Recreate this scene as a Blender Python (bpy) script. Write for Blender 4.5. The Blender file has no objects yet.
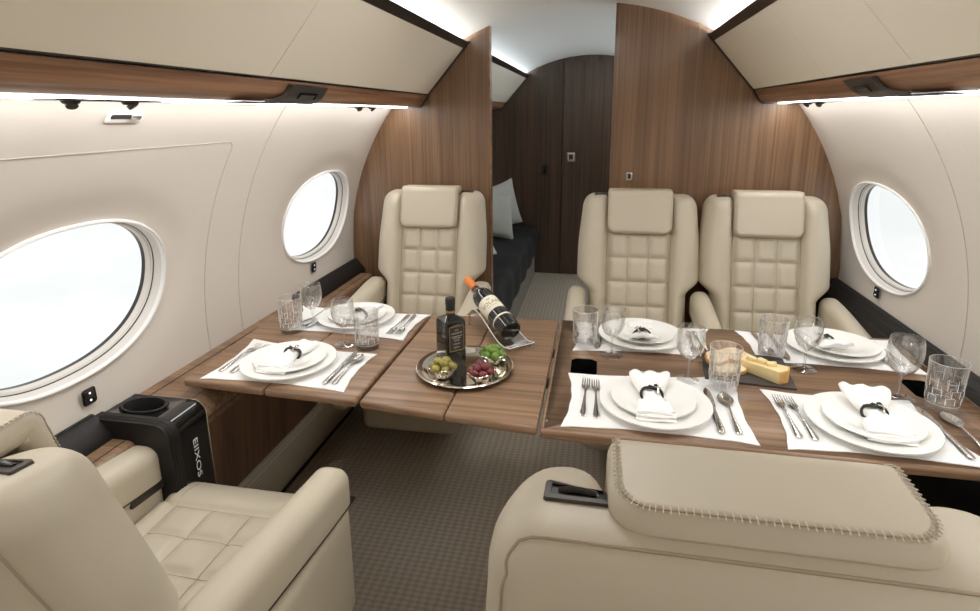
import bpy, math, random
from mathutils import Vector, Matrix
random.seed(7)
PI = math.pi
S = bpy.context.scene
COL = S.collection

# ------------------------------------------------------------------ helpers
def sm(a, b, x):
    t = max(0.0, min(1.0, (x - a) / (b - a))); return t * t * (3 - 2 * t)

class G:
    def __init__(s): s.v = []; s.f = []; s.m = []; s.mi = 0
    def add(s, V, F):
        n = len(s.v); s.v += [tuple(p) for p in V]
        s.f += [tuple(i + n for i in f) for f in F]; s.m += [s.mi] * len(F); return s
    def grid(s, P, closeu=False, closev=False, flip=False):
        R_, C_ = len(P), len(P[0]); V = [p for r in P for p in r]; F = []
        for i in range(R_ - (0 if closeu else 1)):
            for j in range(C_ - (0 if closev else 1)):
                a = i * C_ + j; b = i * C_ + (j + 1) % C_
                c = ((i + 1) % R_) * C_ + (j + 1) % C_; d = ((i + 1) % R_) * C_ + j
                F.append((d, c, b, a) if flip else (a, b, c, d))
        return s.add(V, F)
    def box(s, x0, x1, y0, y1, z0, z1):
        V = [(x, y, z) for z in (z0, z1) for y in (y0, y1) for x in (x0, x1)]
        return s.add(V, [(0, 2, 3, 1), (4, 5, 7, 6), (0, 1, 5, 4), (2, 6, 7, 3), (0, 4, 6, 2), (1, 3, 7, 5)])
    def rbox(s, c, h, r, step=0.02, warp=None, nmin=4):
        key = {}; V = []; F = []
        r = min(r, *[q * .999 for q in h])
        def ticks(hh):
            n = max(2, int(2 * (hh - r) / step)); k = nmin
            t = [-hh + r * (1 - math.cos(PI / 2 * i / k)) for i in range(k)]
            t += [-(hh - r) + 2 * (hh - r) * i / n for i in range(n + 1)]
            t += [-q for q in reversed(t[:k])]
            return t
        T = [ticks(q) for q in h]
        def vert(p):
            k = tuple(round(q, 6) for q in p)
            if k in key: return key[k]
            q = [max(-(h[i] - r), min(h[i] - r, p[i])) for i in range(3)]
            d = [p[i] - q[i] for i in range(3)]; L = math.sqrt(sum(x * x for x in d))
            o = [q[i] + (d[i] / L * r if L > 1e-9 else 0) for i in range(3)]
            o = [o[i] + c[i] for i in range(3)]
            if warp: o = warp(*o)
            key[k] = len(V); V.append(tuple(o)); return key[k]
        for ax in range(3):
            a, b = (ax + 1) % 3, (ax + 2) % 3
            for sg in (-1, 1):
                for i in range(len(T[a]) - 1):
                    for j in range(len(T[b]) - 1):
                        q = []
                        for (ii, jj) in ((i, j), (i + 1, j), (i + 1, j + 1), (i, j + 1)):
                            p = [0, 0, 0]; p[ax] = sg * h[ax]; p[a] = T[a][ii]; p[b] = T[b][jj]; q.append(vert(p))
                        if sg < 0: q.reverse()
                        if len(set(q)) == 4: F.append(q)
                        elif len(set(q)) == 3:
                            u = []
                            for x in q:
                                if x not in u: u.append(x)
                            F.append(u)
        return s.add(V, F)
    def lathe(s, prof, n=40, c=(0, 0, 0), sx=1, sy=1):
        P = [[(c[0] + sx * r * math.cos(2 * PI * j / n), c[1] + sy * r * math.sin(2 * PI * j / n), c[2] + z) for j in range(n)] for r, z in prof]
        return s.grid(P, closev=True)
    def tube(s, pts, r, n=8, closed=False, cap=True):
        pts = [Vector(p) for p in pts]; N = len(pts); rings = []; up = None
        for i, p in enumerate(pts):
            if closed: t = (pts[(i + 1) % N] - pts[i - 1])
            else: t = pts[min(i + 1, N - 1)] - pts[max(i - 1, 0)]
            t.normalize()
            if up is None:
                up = Vector((0, 0, 1)) if abs(t.z) < .9 else Vector((1, 0, 0))
            x = t.cross(up); x.normalize(); up = x.cross(t); up.normalize()
            rr = r[i] if isinstance(r, (list, tuple)) else r
            rings.append([tuple(p + (x * math.cos(2 * PI * j / n) + up * math.sin(2 * PI * j / n)) * rr) for j in range(n)])
        b = len(s.v); s.grid(rings, closeu=closed, closev=True, flip=True)
        if cap and not closed:
            s.f.append(tuple(b + j for j in range(n))); s.m.append(s.mi)
            s.f.append(tuple(b + (N - 1) * n + j for j in reversed(range(n)))); s.m.append(s.mi)
        return s
    def slab(s, out, z0, z1, r=0.0, k=3, fn=None, fan=False):
        """closed slab from a 2D outline (counter-clockwise), edges rounded by r"""
        n = len(out); out = [Vector((p[0], p[1])) for p in out]; N = []
        for i in range(n):
            e1 = (out[i] - out[i - 1]).normalized(); e2 = (out[(i + 1) % n] - out[i]).normalized()
            m = Vector((e1.y + e2.y, -e1.x - e2.x)); m = m.normalized() if m.length > 1e-6 else Vector((e1.y, -e1.x))
            N.append(m / max(.5, m.dot(Vector((e1.y, -e1.x)))))
        prof = []
        if r > 0:
            for i in range(k + 1):
                a = PI / 2 * i / k; prof.append((r * (1 - math.sin(a)), z0 + r * (1 - math.cos(a))))
            for i in range(k + 1):
                a = PI / 2 * i / k; prof.append((r * (1 - math.cos(a)), z1 - r * (1 - math.sin(a))))
        else: prof = [(0, z0), (0, z1)]
        rings = [[(out[j].x - N[j].x * d, out[j].y - N[j].y * d, z) for j in range(n)] for d, z in prof]
        if fn: rings = [[fn(*p) for p in q] for q in rings]
        b = len(s.v); s.grid(rings, closev=True)
        L = b + (len(rings) - 1) * n
        if fan:
            c0 = Vector((0, 0, 0)); 
            for p in rings[0]: c0 += Vector(p)
            c1 = Vector((0, 0, 0))
            for p in rings[-1]: c1 += Vector(p)
            c0 /= n; c1 /= n; i0 = len(s.v); s.v += [tuple(c0), tuple(c1)]
            for j in range(n):
                s.f.append((b + (j + 1) % n, b + j, i0)); s.f.append((L + j, L + (j + 1) % n, i0 + 1)); s.m += [s.mi] * 2
        else:
            s.f.append(tuple(b + j for j in reversed(range(n)))); s.f.append(tuple(L + j for j in range(n))); s.m += [s.mi] * 2
        return s
    def sweep(s, prof, y0, y1, k=1, closed=True):
        """extrude an (x,z) profile along Y"""
        R_ = [[(x, y0 + (y1 - y0) * i / k, z) for x, z in prof] for i in range(k + 1)]
        b = len(s.v); s.grid(R_, closev=closed); n = len(prof)
        if closed:
            s.f.append(tuple(b + j for j in reversed(range(n)))); s.f.append(tuple(b + k * n + j for j in range(n))); s.m += [s.mi] * 2
        return s
    def xform(s, M):
        s.v = [tuple(M @ Vector(p)) for p in s.v]; return s

def obj(name, g, mat, parent=None, smooth=True, loc=None, auto=True, rot=None, fix=True):
    me = bpy.data.meshes.new(name); me.from_pydata(g.v, [], g.f)
    mats = mat if isinstance(mat, (list, tuple)) else [mat]
    for m in mats: me.materials.append(m)
    if len(mats) > 1: me.polygons.foreach_set('material_index', g.m)
    if fix:
        import bmesh
        bm = bmesh.new(); bm.from_mesh(me); bmesh.ops.recalc_face_normals(bm, faces=bm.faces); bm.to_mesh(me); bm.free()
    if smooth:
        me.polygons.foreach_set('use_smooth', [True] * len(me.polygons))
        if auto: me.set_sharp_from_angle(angle=math.radians(38))
    me.update(); o = bpy.data.objects.new(name, me); COL.objects.link(o)
    if parent: o.parent = parent
    if loc: o.location = loc
    if rot: o.rotation_euler = rot
    return o
def tag(o, label=None, cat=None, group=None, kind=None):
    if label: o['label'] = label
    if cat: o['category'] = cat
    if group: o['group'] = group
    if kind: o['kind'] = kind
    return o
def thing(name, label, cat, loc=(0, 0, 0), rz=0, group=None, kind=None):
    o = bpy.data.objects.new(name, None); COL.objects.link(o); o.empty_display_size = .05
    o.location = loc; o.rotation_euler = (0, 0, rz)
    return tag(o, label, cat, group, kind)
def struct(name, g, mat, **k):
    o = obj(name, g, mat, **k); o['kind'] = 'structure'; return o
def dup(root, loc, rz=None, label=None, group=None, scale=None):
    r = root.copy(); COL.objects.link(r); r.location = loc
    if rz is not None: r.rotation_euler = (0, 0, rz)
    if scale: r.scale = (scale,) * 3
    if label: r['label'] = label
    if group: r['group'] = group
    for ch in list(root.children):
        c = ch.copy(); COL.objects.link(c); c.parent = r
        for gch in list(ch.children):
            d = gch.copy(); COL.objects.link(d); d.parent = c
    return r

def rrect0(w, h, r, n=6):
    o = []
    for sx, sy, a in ((1, 1, 0), (-1, 1, 90), (-1, -1, 180), (1, -1, 270)):
        for q in range(n + 1): o.append((sx * (w - r) + r * math.cos(math.radians(a + 90 * q / n)), sy * (h - r) + r * math.sin(math.radians(a + 90 * q / n))))
    return o
# ------------------------------------------------------------------ materials
def nmat(name):
    m = bpy.data.materials.new(name); m.use_nodes = True; nt = m.node_tree
    for n in list(nt.nodes): nt.nodes.remove(n)
    out = nt.nodes.new('ShaderNodeOutputMaterial'); return m, nt, out
def pbsdf(name, col, rough=.5, metal=0., spec=.5, coat=0., bump=None, sheen=0., bstr=.2, bdist=.002, vary=0., vscale=6.):
    m, nt, out = nmat(name); p = nt.nodes.new('ShaderNodeBsdfPrincipled')
    p.inputs['Base Color'].default_value = (*col, 1); p.inputs['Roughness'].default_value = rough
    p.inputs['Metallic'].default_value = metal; p.inputs['Specular IOR Level'].default_value = spec
    p.inputs['Coat Weight'].default_value = coat; p.inputs['Coat Roughness'].default_value = .08
    p.inputs['Sheen Weight'].default_value = sheen
    nt.links.new(p.outputs[0], out.inputs[0])
    tc = nt.nodes.new('ShaderNodeTexCoord')
    if vary:
        n = nt.nodes.new('ShaderNodeTexNoise'); n.inputs['Scale'].default_value = vscale; n.inputs['Detail'].default_value = 4
        nt.links.new(tc.outputs['Object'], n.inputs['Vector'])
        r = nt.nodes.new('ShaderNodeValToRGB'); r.color_ramp.elements[0].position = .3; r.color_ramp.elements[1].position = .7
        r.color_ramp.elements[0].color = (*[c * (1 - vary) for c in col], 1); r.color_ramp.elements[1].color = (*[min(1, c * (1 + vary)) for c in col], 1)
        nt.links.new(n.outputs[0], r.inputs[0]); nt.links.new(r.outputs[0], p.inputs['Base Color'])
    if bump:
        n = nt.nodes.new('ShaderNodeTexNoise'); n.inputs['Scale'].default_value = bump; n.inputs['Detail'].default_value = 3
        nt.links.new(tc.outputs['Object'], n.inputs['Vector'])
        b = nt.nodes.new('ShaderNodeBump'); b.inputs['Strength'].default_value = bstr; b.inputs['Distance'].default_value = bdist
        nt.links.new(n.outputs[0], b.inputs['Height']); nt.links.new(b.outputs[0], p.inputs['Normal'])
    return m
def wood(name, dark, light, axis, fine=90., rough=.3, coat=.25):
    m, nt, out = nmat(name); L = nt.links
    p = nt.nodes.new('ShaderNodeBsdfPrincipled'); p.inputs['Roughness'].default_value = rough; p.inputs['Coat Weight'].default_value = coat
    p.inputs['Coat Roughness'].default_value = .2
    L.new(p.outputs[0], out.inputs[0])
    tc = nt.nodes.new('ShaderNodeTexCoord')
    def layer(across, along, det, dist=0.):
        mp = nt.nodes.new('ShaderNodeMapping'); sc = [across] * 3; sc[axis] = along; mp.inputs['Scale'].default_value = sc
        L.new(tc.outputs['Object'], mp.inputs['Vector'])
        n = nt.nodes.new('ShaderNodeTexNoise'); n.inputs['Scale'].default_value = 1; n.inputs['Detail'].default_value = det; n.inputs['Distortion'].default_value = dist
        L.new(mp.outputs[0], n.inputs['Vector']); return n
    n1 = layer(fine, 1.3, 3, .3); n2 = layer(fine * .22, .8, 2, .6); n3 = layer(fine * 5, 12, 2)
    a = nt.nodes.new('ShaderNodeMath'); a.operation = 'MULTIPLY_ADD'; a.inputs[1].default_value = .5
    L.new(n1.outputs[0], a.inputs[0]); 
    b = nt.nodes.new('ShaderNodeMath'); b.operation = 'MULTIPLY_ADD'; b.inputs[1].default_value = .36; b.inputs[2].default_value = 0
    L.new(n2.outputs[0], b.inputs[0]); 
    c = nt.nodes.new('ShaderNodeMath'); c.operation = 'MULTIPLY_ADD'; c.inputs[1].default_value = .16
    L.new(n3.outputs[0], c.inputs[0]); L.new(b.outputs[0], c.inputs[2]); L.new(c.outputs[0], a.inputs[2])
    r = nt.nodes.new('ShaderNodeValToRGB'); e = r.color_ramp.elements
    e[0].position = .39; e[0].color = (*dark, 1); e[1].position = .61; e[1].color = (*light, 1)
    L.new(a.outputs[0], r.inputs[0]); L.new(r.outputs[0], p.inputs['Base Color'])
    bp = nt.nodes.new('ShaderNodeBump'); bp.inputs['Strength'].default_value = .08; bp.inputs['Distance'].default_value = .001
    L.new(a.outputs[0], bp.inputs['Height']); L.new(bp.outputs[0], p.inputs['Normal'])
    return m
def weave(name, c1, c2, sx, sy, rough=.95, bstr=.6):
    m, nt, out = nmat(name); L = nt.links
    p = nt.nodes.new('ShaderNodeBsdfPrincipled'); p.inputs['Roughness'].default_value = rough; p.inputs['Specular IOR Level'].default_value = .1
    L.new(p.outputs[0], out.inputs[0]); tc = nt.nodes.new('ShaderNodeTexCoord')
    def wv(d, s):
        w = nt.nodes.new('ShaderNodeTexWave'); w.bands_direction = d; w.inputs['Scale'].default_value = s
        w.inputs['Distortion'].default_value = 1.2; w.inputs['Detail'].default_value = 2; w.inputs['Detail Scale'].default_value = 1.5
        L.new(tc.outputs['Object'], w.inputs['Vector']); return w
    a, b = wv('X', sx), wv('Y', sy)
    mx = nt.nodes.new('ShaderNodeMath'); mx.operation = 'ADD'; L.new(a.outputs['Fac'], mx.inputs[0]); L.new(b.outputs['Fac'], mx.inputs[1])
    n = nt.nodes.new('ShaderNodeTexNoise'); n.inputs['Scale'].default_value = 160; n.inputs['Detail'].default_value = 3
    L.new(tc.outputs['Object'], n.inputs['Vector'])
    m2 = nt.nodes.new('ShaderNodeMath'); m2.operation = 'MULTIPLY_ADD'; m2.inputs[1].default_value = .32; L.new(mx.outputs[0], m2.inputs[0])
    m3 = nt.nodes.new('ShaderNodeMath'); m3.operation = 'MULTIPLY'; m3.inputs[1].default_value = .36; L.new(n.outputs[0], m3.inputs[0]); L.new(m3.outputs[0], m2.inputs[2])
    r = nt.nodes.new('ShaderNodeValToRGB'); e = r.color_ramp.elements; e[0].position = .25; e[1].position = .75
    e[0].color = (*c1, 1); e[1].color = (*c2, 1); L.new(m2.outputs[0], r.inputs[0]); L.new(r.outputs[0], p.inputs['Base Color'])
    bp = nt.nodes.new('ShaderNodeBump'); bp.inputs['Strength'].default_value = bstr; bp.inputs['Distance'].default_value = .003
    L.new(m2.outputs[0], bp.inputs['Height']); L.new(bp.outputs[0], p.inputs['Normal']); return m
def emis(name, col, st):
    m, nt, out = nmat(name); e = nt.nodes.new('ShaderNodeEmission'); e.inputs[0].default_value = (*col, 1); e.inputs[1].default_value = st
    nt.links.new(e.outputs[0], out.inputs[0]); return m
def clearmat(name, tint=(.97, .98, .98), gloss=1.0, refr=.0, rough=.02):
    m, nt, out = nmat(name); L = nt.links
    t = nt.nodes.new('ShaderNodeBsdfTransparent'); t.inputs[0].default_value = (*tint, 1)
    g = nt.nodes.new('ShaderNodeBsdfGlossy'); g.inputs['Roughness'].default_value = rough; g.inputs[0].default_value = (1, 1, 1, 1)
    f = nt.nodes.new('ShaderNodeLayerWeight'); f.inputs[0].default_value = .5
    pw = nt.nodes.new('ShaderNodeMath'); pw.operation = 'POWER'; pw.inputs[1].default_value = 3; L.new(f.outputs['Facing'], pw.inputs[0])
    mf = nt.nodes.new('ShaderNodeMath'); mf.operation = 'MULTIPLY_ADD'; mf.inputs[1].default_value = .6 * gloss; mf.inputs[2].default_value = .04 * gloss; mf.use_clamp = True; L.new(pw.outputs[0], mf.inputs[0])
    base = t.outputs[0]
    if refr > 0:
        gl = nt.nodes.new('ShaderNodeBsdfGlass'); gl.inputs['IOR'].default_value = 1.5; gl.inputs['Roughness'].default_value = 0
        gl.inputs[0].default_value = (1, 1, 1, 1)
        mm = nt.nodes.new('ShaderNodeMixShader'); mm.inputs[0].default_value = refr; L.new(base, mm.inputs[1]); L.new(gl.outputs[0], mm.inputs[2]); base = mm.outputs[0]
    mx = nt.nodes.new('ShaderNodeMixShader'); L.new(mf.outputs[0], mx.inputs[0]); L.new(base, mx.inputs[1]); L.new(g.outputs[0], mx.inputs[2])
    L.new(mx.outputs[0], out.inputs[0]); return m

M = {}
M['leather'] = pbsdf('cream_leather', (.565, .505, .395), .42, bump=420, bstr=.12, bdist=.001, vary=.03, vscale=3)
M['leather_seam'] = pbsdf('leather_seam', (.40, .33, .24), .6)
M['thread'] = pbsdf('stitch_thread', (.72, .65, .54), .6)
M['wall'] = pbsdf('sidewall_cream', (.70, .645, .58), .55, bump=900, bstr=.08, bdist=.0006)
M['bin'] = pbsdf('bin_cream', (.88, .82, .70), .5, bump=700, bstr=.06, bdist=.0006)
M['ceil'] = pbsdf('ceiling_white', (.90, .90, .87), .6)
M['seam'] = pbsdf('panel_gap', (.48, .43, .37), .8)
M['wood_z'] = wood('walnut_bulkhead', (.120, .062, .031), (.235, .135, .073), 2, 125)
M['wood_y'] = wood('walnut_lengthwise', (.13, .060, .030), (.36, .19, .105), 1, 100)
M['wood_x'] = wood('walnut_tabletop', (.155, .087, .047), (.315, .192, .112), 0, 95, rough=.42, coat=.08)
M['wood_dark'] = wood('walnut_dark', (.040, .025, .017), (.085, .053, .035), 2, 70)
M['wood_panel'] = wood('walnut_panel', (.07, .035, .018), (.17, .088, .045), 2, 75)
M['black'] = pbsdf('black_leather', (.014, .012, .011), .5, spec=.3, bump=300, bstr=.15)
M['gloss'] = pbsdf('black_gloss', (.008, .008, .008), .08, coat=.5)
M['trimdark'] = pbsdf('dark_trim', (.028, .022, .018), .28)
M['bronze'] = pbsdf('bronze_trim', (.06, .052, .045), .35, metal=.3)
M['carpet'] = weave('woven_carpet', (.44, .39, .32), (.60, .54, .45), 12, 17)
M['carpet2'] = weave('duct_carpet', (.42, .37, .30), (.62, .56, .47), 55, 60)
M['white'] = pbsdf('white_plastic', (.82, .81, .79), .4)
M['lip'] = pbsdf('window_lip', (.85, .84, .82), .35)
M['sleeve'] = pbsdf('window_sleeve', (.70, .66, .61), .45)
M['china'] = pbsdf('white_china', (.93, .93, .90), .12, coat=.3)
M['linen'] = pbsdf('white_linen', (.94, .94, .93), .85, bump=500, bstr=.15, bdist=.001)
M['mat'] = pbsdf('placemat_linen', (.93, .93, .93), .8, bump=650, bstr=.12, bdist=.001)
M['steel'] = pbsdf('polished_steel', (.62, .60, .57), .16, metal=1)
M['silver'] = pbsdf('silver', (.80, .76, .70), .12, metal=1)
M['cord'] = pbsdf('black_cord', (.015, .015, .015), .45)
M['crystal'] = clearmat('cut_crystal', (.998, .998, .998), 1.6, refr=.16)
M['glint'] = pbsdf('white_glint', (.92, .93, .93), .15, spec=1.0)  # white stands in for light caught on clear glass edges
M['thin'] = clearmat('thin_glass', (.99, .992, .992), 1.8, refr=.10)
M['pane'] = clearmat('window_glass', (1, 1, 1), .3)
M['acrylic'] = clearmat('clear_acrylic', (.93, .93, .91), 3.0, refr=.1)
M['bottle'] = pbsdf('dark_bottle_glass', (.006, .007, .006), .05, coat=.6)
M['label'] = pbsdf('bottle_label', (.84, .79, .66), .6)
M['blabel'] = pbsdf('black_label', (.03, .028, .024), .35)
M['gold'] = pbsdf('gold_print', (.36, .24, .09), .4, metal=.3)
M['orange'] = pbsdf('orange_capsule', (.72, .21, .04), .4)
M['olive_g'] = pbsdf('green_olive', (.14, .235, .03), .2, vary=.3, vscale=30)
M['olive_y'] = pbsdf('yellow_olive', (.30, .26, .06), .22, vary=.25, vscale=40)
M['olive_r'] = pbsdf('red_olive', (.17, .035, .04), .16, vary=.35, vscale=40)
M['slate'] = pbsdf('slate', (.055, .045, .04), .6, bump=120, bstr=.3)
M['cheese'] = pbsdf('pale_cheese', (.84, .68, .36), .45, vary=.05, vscale=30)
M['rind'] = pbsdf('cheese_rind', (.72, .42, .14), .55, vary=.15, vscale=30)
M['crumb'] = pbsdf('bread_crumb', (.80, .66, .45), .9, bump=120, bstr=.6, vary=.12, vscale=60)
M['crust'] = pbsdf('bread_crust', (.55, .29, .09), .8, vary=.2, vscale=50)
M['quilt'] = pbsdf('black_quilt', (.012, .013, .015), .75, bump=60, bstr=.3, bdist=.01)
M['skirt'] = pbsdf('divan_skirt', (.26, .24, .21), .9, bump=300)
M['pillow'] = weave('pillow_cloth', (.42, .43, .40), (.58, .59, .55), 30, 40, bstr=.3)
M['pilltrim'] = pbsdf('pillow_edge', (.50, .50, .46), .8)
M['led'] = emis('cove_led', (1.0, .985, .96), 64.0)
M['led2'] = emis('downwash_led', (1.0, .99, .98), 10.0)
M['ledroom'] = emis('bedroom_led', (.84, .93, 1.0), 34.0)
M['panel'] = emis('fill_panel_glow', (1, .985, .96), 6.0)  # glow of the added fill panels over the tables
M['dot'] = emis('switch_light', (.7, .8, 1.0), 2.0)
M['grey'] = pbsdf('grey_display', (.06, .056, .05), .5)

# ------------------------------------------------------------------ cabin shell
XC, ZC, RR = -.08, .72, 1.13
Y0, YB, YE = -1.5, 2.60, 4.85
def cpt(side, ang, y, r=RR):
    return (XC + side * r * math.cos(ang), y, ZC + r * math.sin(ang))
D = math.radians
WA, WB_, WCS = .291, .198, {-1: D(12.5), 1: D(11.3)}          # window half length, half height (arc) and centre angle
def wall_cell(g, side, ya, yb, yc, a0, a1):
    WC = WCS[side]
    n = 96; rings = 14; P = []
    s0, s1 = (a0 - WC) * RR, (a1 - WC) * RR
    for i in range(rings + 1):
        t = (i / rings) ** 1.5; row = []
        for j in range(n):
            ph = 2 * PI * j / n; c, s_ = math.cos(ph), math.sin(ph)
            e = (abs(c) ** 2.2 + abs(s_) ** 2.2) ** (-1 / 2.2)
            ex, es = WA * c * e, WB_ * s_ * e
            k = 1e9
            if c > 1e-9: k = min(k, (yb - yc) / c)
            if c < -1e-9: k = min(k, (ya - yc) / c)
            if s_ > 1e-9: k = min(k, s1 / s_)
            if s_ < -1e-9: k = min(k, s0 / s_)
            rx, rs = c * k, s_ * k
            px, ps = ex + (rx - ex) * t, es + (rs - es) * t
            d = math.hypot(px - ex, ps - es)
            row.append(cpt(side, WC + ps / RR, yc + px, RR + .011 * (1 - sm(.0, .115, d))))
        P.append(row)
    # corner-exact outer ring handled by clamping: fill cells to rectangle corners
    g.grid(P, closev=True)
    for cy, ca in ((ya, a0), (ya, a1), (yb, a0), (yb, a1)):
        ang = math.atan2((ca - WC) * RR, cy - yc) % (2 * PI); j = int(ang / (2 * PI) * n)
        A = P[-1][j % n]; B = P[-1][(j + 1) % n]
        g.add([A, B, cpt(side, ca, cy)], [(0, 1, 2)])
def window(n, side, yc):
    WC = WCS[side]
    w = thing('window_%d' % n, None, None, kind='structure')
    def ring(r, k, off=0):
        out = []
        for j in range(96):
            ph = 2 * PI * j / 96; c, s_ = math.cos(ph), math.sin(ph); e = (abs(c) ** 2.2 + abs(s_) ** 2.2) ** (-1 / 2.2)
            out.append(cpt(side, WC + (WB_ - off) * s_ * e / RR, yc + (WA - off) * c * e, r))
        return out
    R1 = RR + .011
    obj('window_frame', G().grid([ring(R1 + .004, 0, -.004), ring(R1 - .005, 0, -.003), ring(R1 - .007, 0, .001), ring(R1 - .005, 0, .004), ring(R1 + .003, 0, .006)], closev=True), M['lip'], w)
    obj('window_sleeve', G().grid([ring(R1, 0, .004), ring(R1 + .010, 0, .008), ring(R1 + .022, 0, .011)], closev=True), M['sleeve'], w)
    obj('window_seal', G().grid([ring(R1 + .022, 0, .010), ring(R1 + .0225, 0, .0120), ring(R1 + .025, 0, .013)], closev=True), M['trimdark'], w)
    obj('window_liner', G().grid([ring(R1 + .026, 0, .013), ring(R1 + .028, 0, .018), ring(R1 + .042, 0, .021)], closev=True), M['sleeve'], w)
    obj('window_gasket', G().grid([ring(R1 + .041, 0, .020), ring(R1 + .042, 0, .0215), ring(R1 + .052, 0, .022)], closev=True), M['trimdark'], w)
    P = []
    for i in range(9):
        t = i / 8; P.append([cpt(side, WC + (WB_ - .020) * t * math.sin(2 * PI * j / 96) * (abs(math.cos(2 * PI * j / 96)) ** 2.2 + abs(math.sin(2 * PI * j / 96)) ** 2.2) ** (-1 / 2.2) / RR,
                             yc + (WA - .020) * t * math.cos(2 * PI * j / 96) * (abs(math.cos(2 * PI * j / 96)) ** 2.2 + abs(math.sin(2 * PI * j / 96)) ** 2.2) ** (-1 / 2.2), R1 + .048) for j in range(96)])
    obj('window_pane', G().grid(P, closev=True), M['pane'], w, fix=False)
A0, A1 = D(-21), D(40.5)
k = 1
for side, nm, wins in ((-1, 'left', (2.236, 1.035, -.17)), (1, 'right', (2.238, 1.04, -.16))):
    g = G(); cells = [(1.62, 2.64), (.42, 1.62), (-.78, .42)]
    for (ya, yb), yc in zip(cells, wins): wall_cell(g, side, ya, yb, yc, D(-12), A1)
    for a0, a1, ya, yb in ((A0, D(-12), Y0, 2.64), (D(-12), A1, Y0, -.78), (A0, D(60), 2.64, YE + .05)):
        g.grid([[cpt(side, a0 + (a1 - a0) * i / 16, y) for i in range(17)] for y in [ya + (yb - ya) * q / 8 for q in range(9)]])
    struct('wall_' + nm, g, M['wall'])
    for yc in wins: window(k, side, yc); k += 1
    # panel gaps
    ys = (1.487, 1.66) if side < 0 else (1.735,)
    for i, yy in enumerate(ys):
        a1 = D(31) if (i == 0 and side < 0) else A1
        pts = [cpt(side, D(-4) + (a1 - D(-4)) * q / 20, yy, RR - .0005) for q in range(21)]
        if i == 0 and side < 0:
            pts += [cpt(side, D(31.4), 1.482, RR - .0005)] + [cpt(side, D(32), 1.47 - q * .12, RR - .0005) for q in range(25)]
        struct('trim_%d' % (k * 10 + i), G().tube(pts, .0011, 5), M['seam'])
g = G().grid([[(XC + RR * math.cos(D(a)), y, ZC + RR * math.sin(D(a))) for a in range(52, 130, 2)] for y in (Y0, 0, 1.3, YB, 3.7, YE + .05)])
struct('ceiling', g, M['ceil'])
g = G().grid([[(XC + (RR - .0005) * math.cos(D(a)), 2.05, ZC + (RR - .0005) * math.sin(D(a))) for a in range(52, 130, 2)], [(XC + (RR - .0005) * math.cos(D(a)), 2.053, ZC + (RR - .0005) * math.sin(D(a))) for a in range(52, 130, 2)]])
struct('floor', G().box(-1.26, 1.10, Y0, YE + .05, -.04, 0), M['carpet'], smooth=False)
def disc_wall(x0, x1, y0, y1, r=RR, zb=0):
    """bulkhead between x0 and x1 filling the cabin's round section"""
    pts = []
    lo = lambda x: max(zb, ZC - math.sqrt(max(0, 1.25 ** 2 - (x - XC) ** 2)))
    n = 40; xs = [x0 + (x1 - x0) * i / n for i in range(n + 1)]
    up = [(x, ZC + math.sqrt(max(0, r * r - (x - XC) ** 2))) for x in xs]
    prof = [(x1, zb), *reversed(up), (x0, zb)]
    return G().sweep(prof, y0, y1)
struct('wall_front_left', disc_wall(XC - RR, -.494, YB, YB + .04), M['wood_z'], auto=True)
struct('wall_front_right', disc_wall(.053, XC + RR, YB, YB + .04), M['wood_z'])
struct('trim_1', G().box(-.4975, -.4935, YB - .001, YB + .041, 0, ZC + math.sqrt(RR ** 2 - .4155 ** 2) - .002), M['wood_y'], smooth=False)
struct('wall_back', disc_wall(XC - RR, XC + RR, Y0 - .04, Y0), M['wall'])
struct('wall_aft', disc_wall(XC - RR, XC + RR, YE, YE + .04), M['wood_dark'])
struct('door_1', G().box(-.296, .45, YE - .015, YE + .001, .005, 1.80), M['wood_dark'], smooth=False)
struct('trim_2', G().box(-.306, -.297, YE - .017, YE - .0, .0, 1.82), M['trimdark'], smooth=False)

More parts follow.
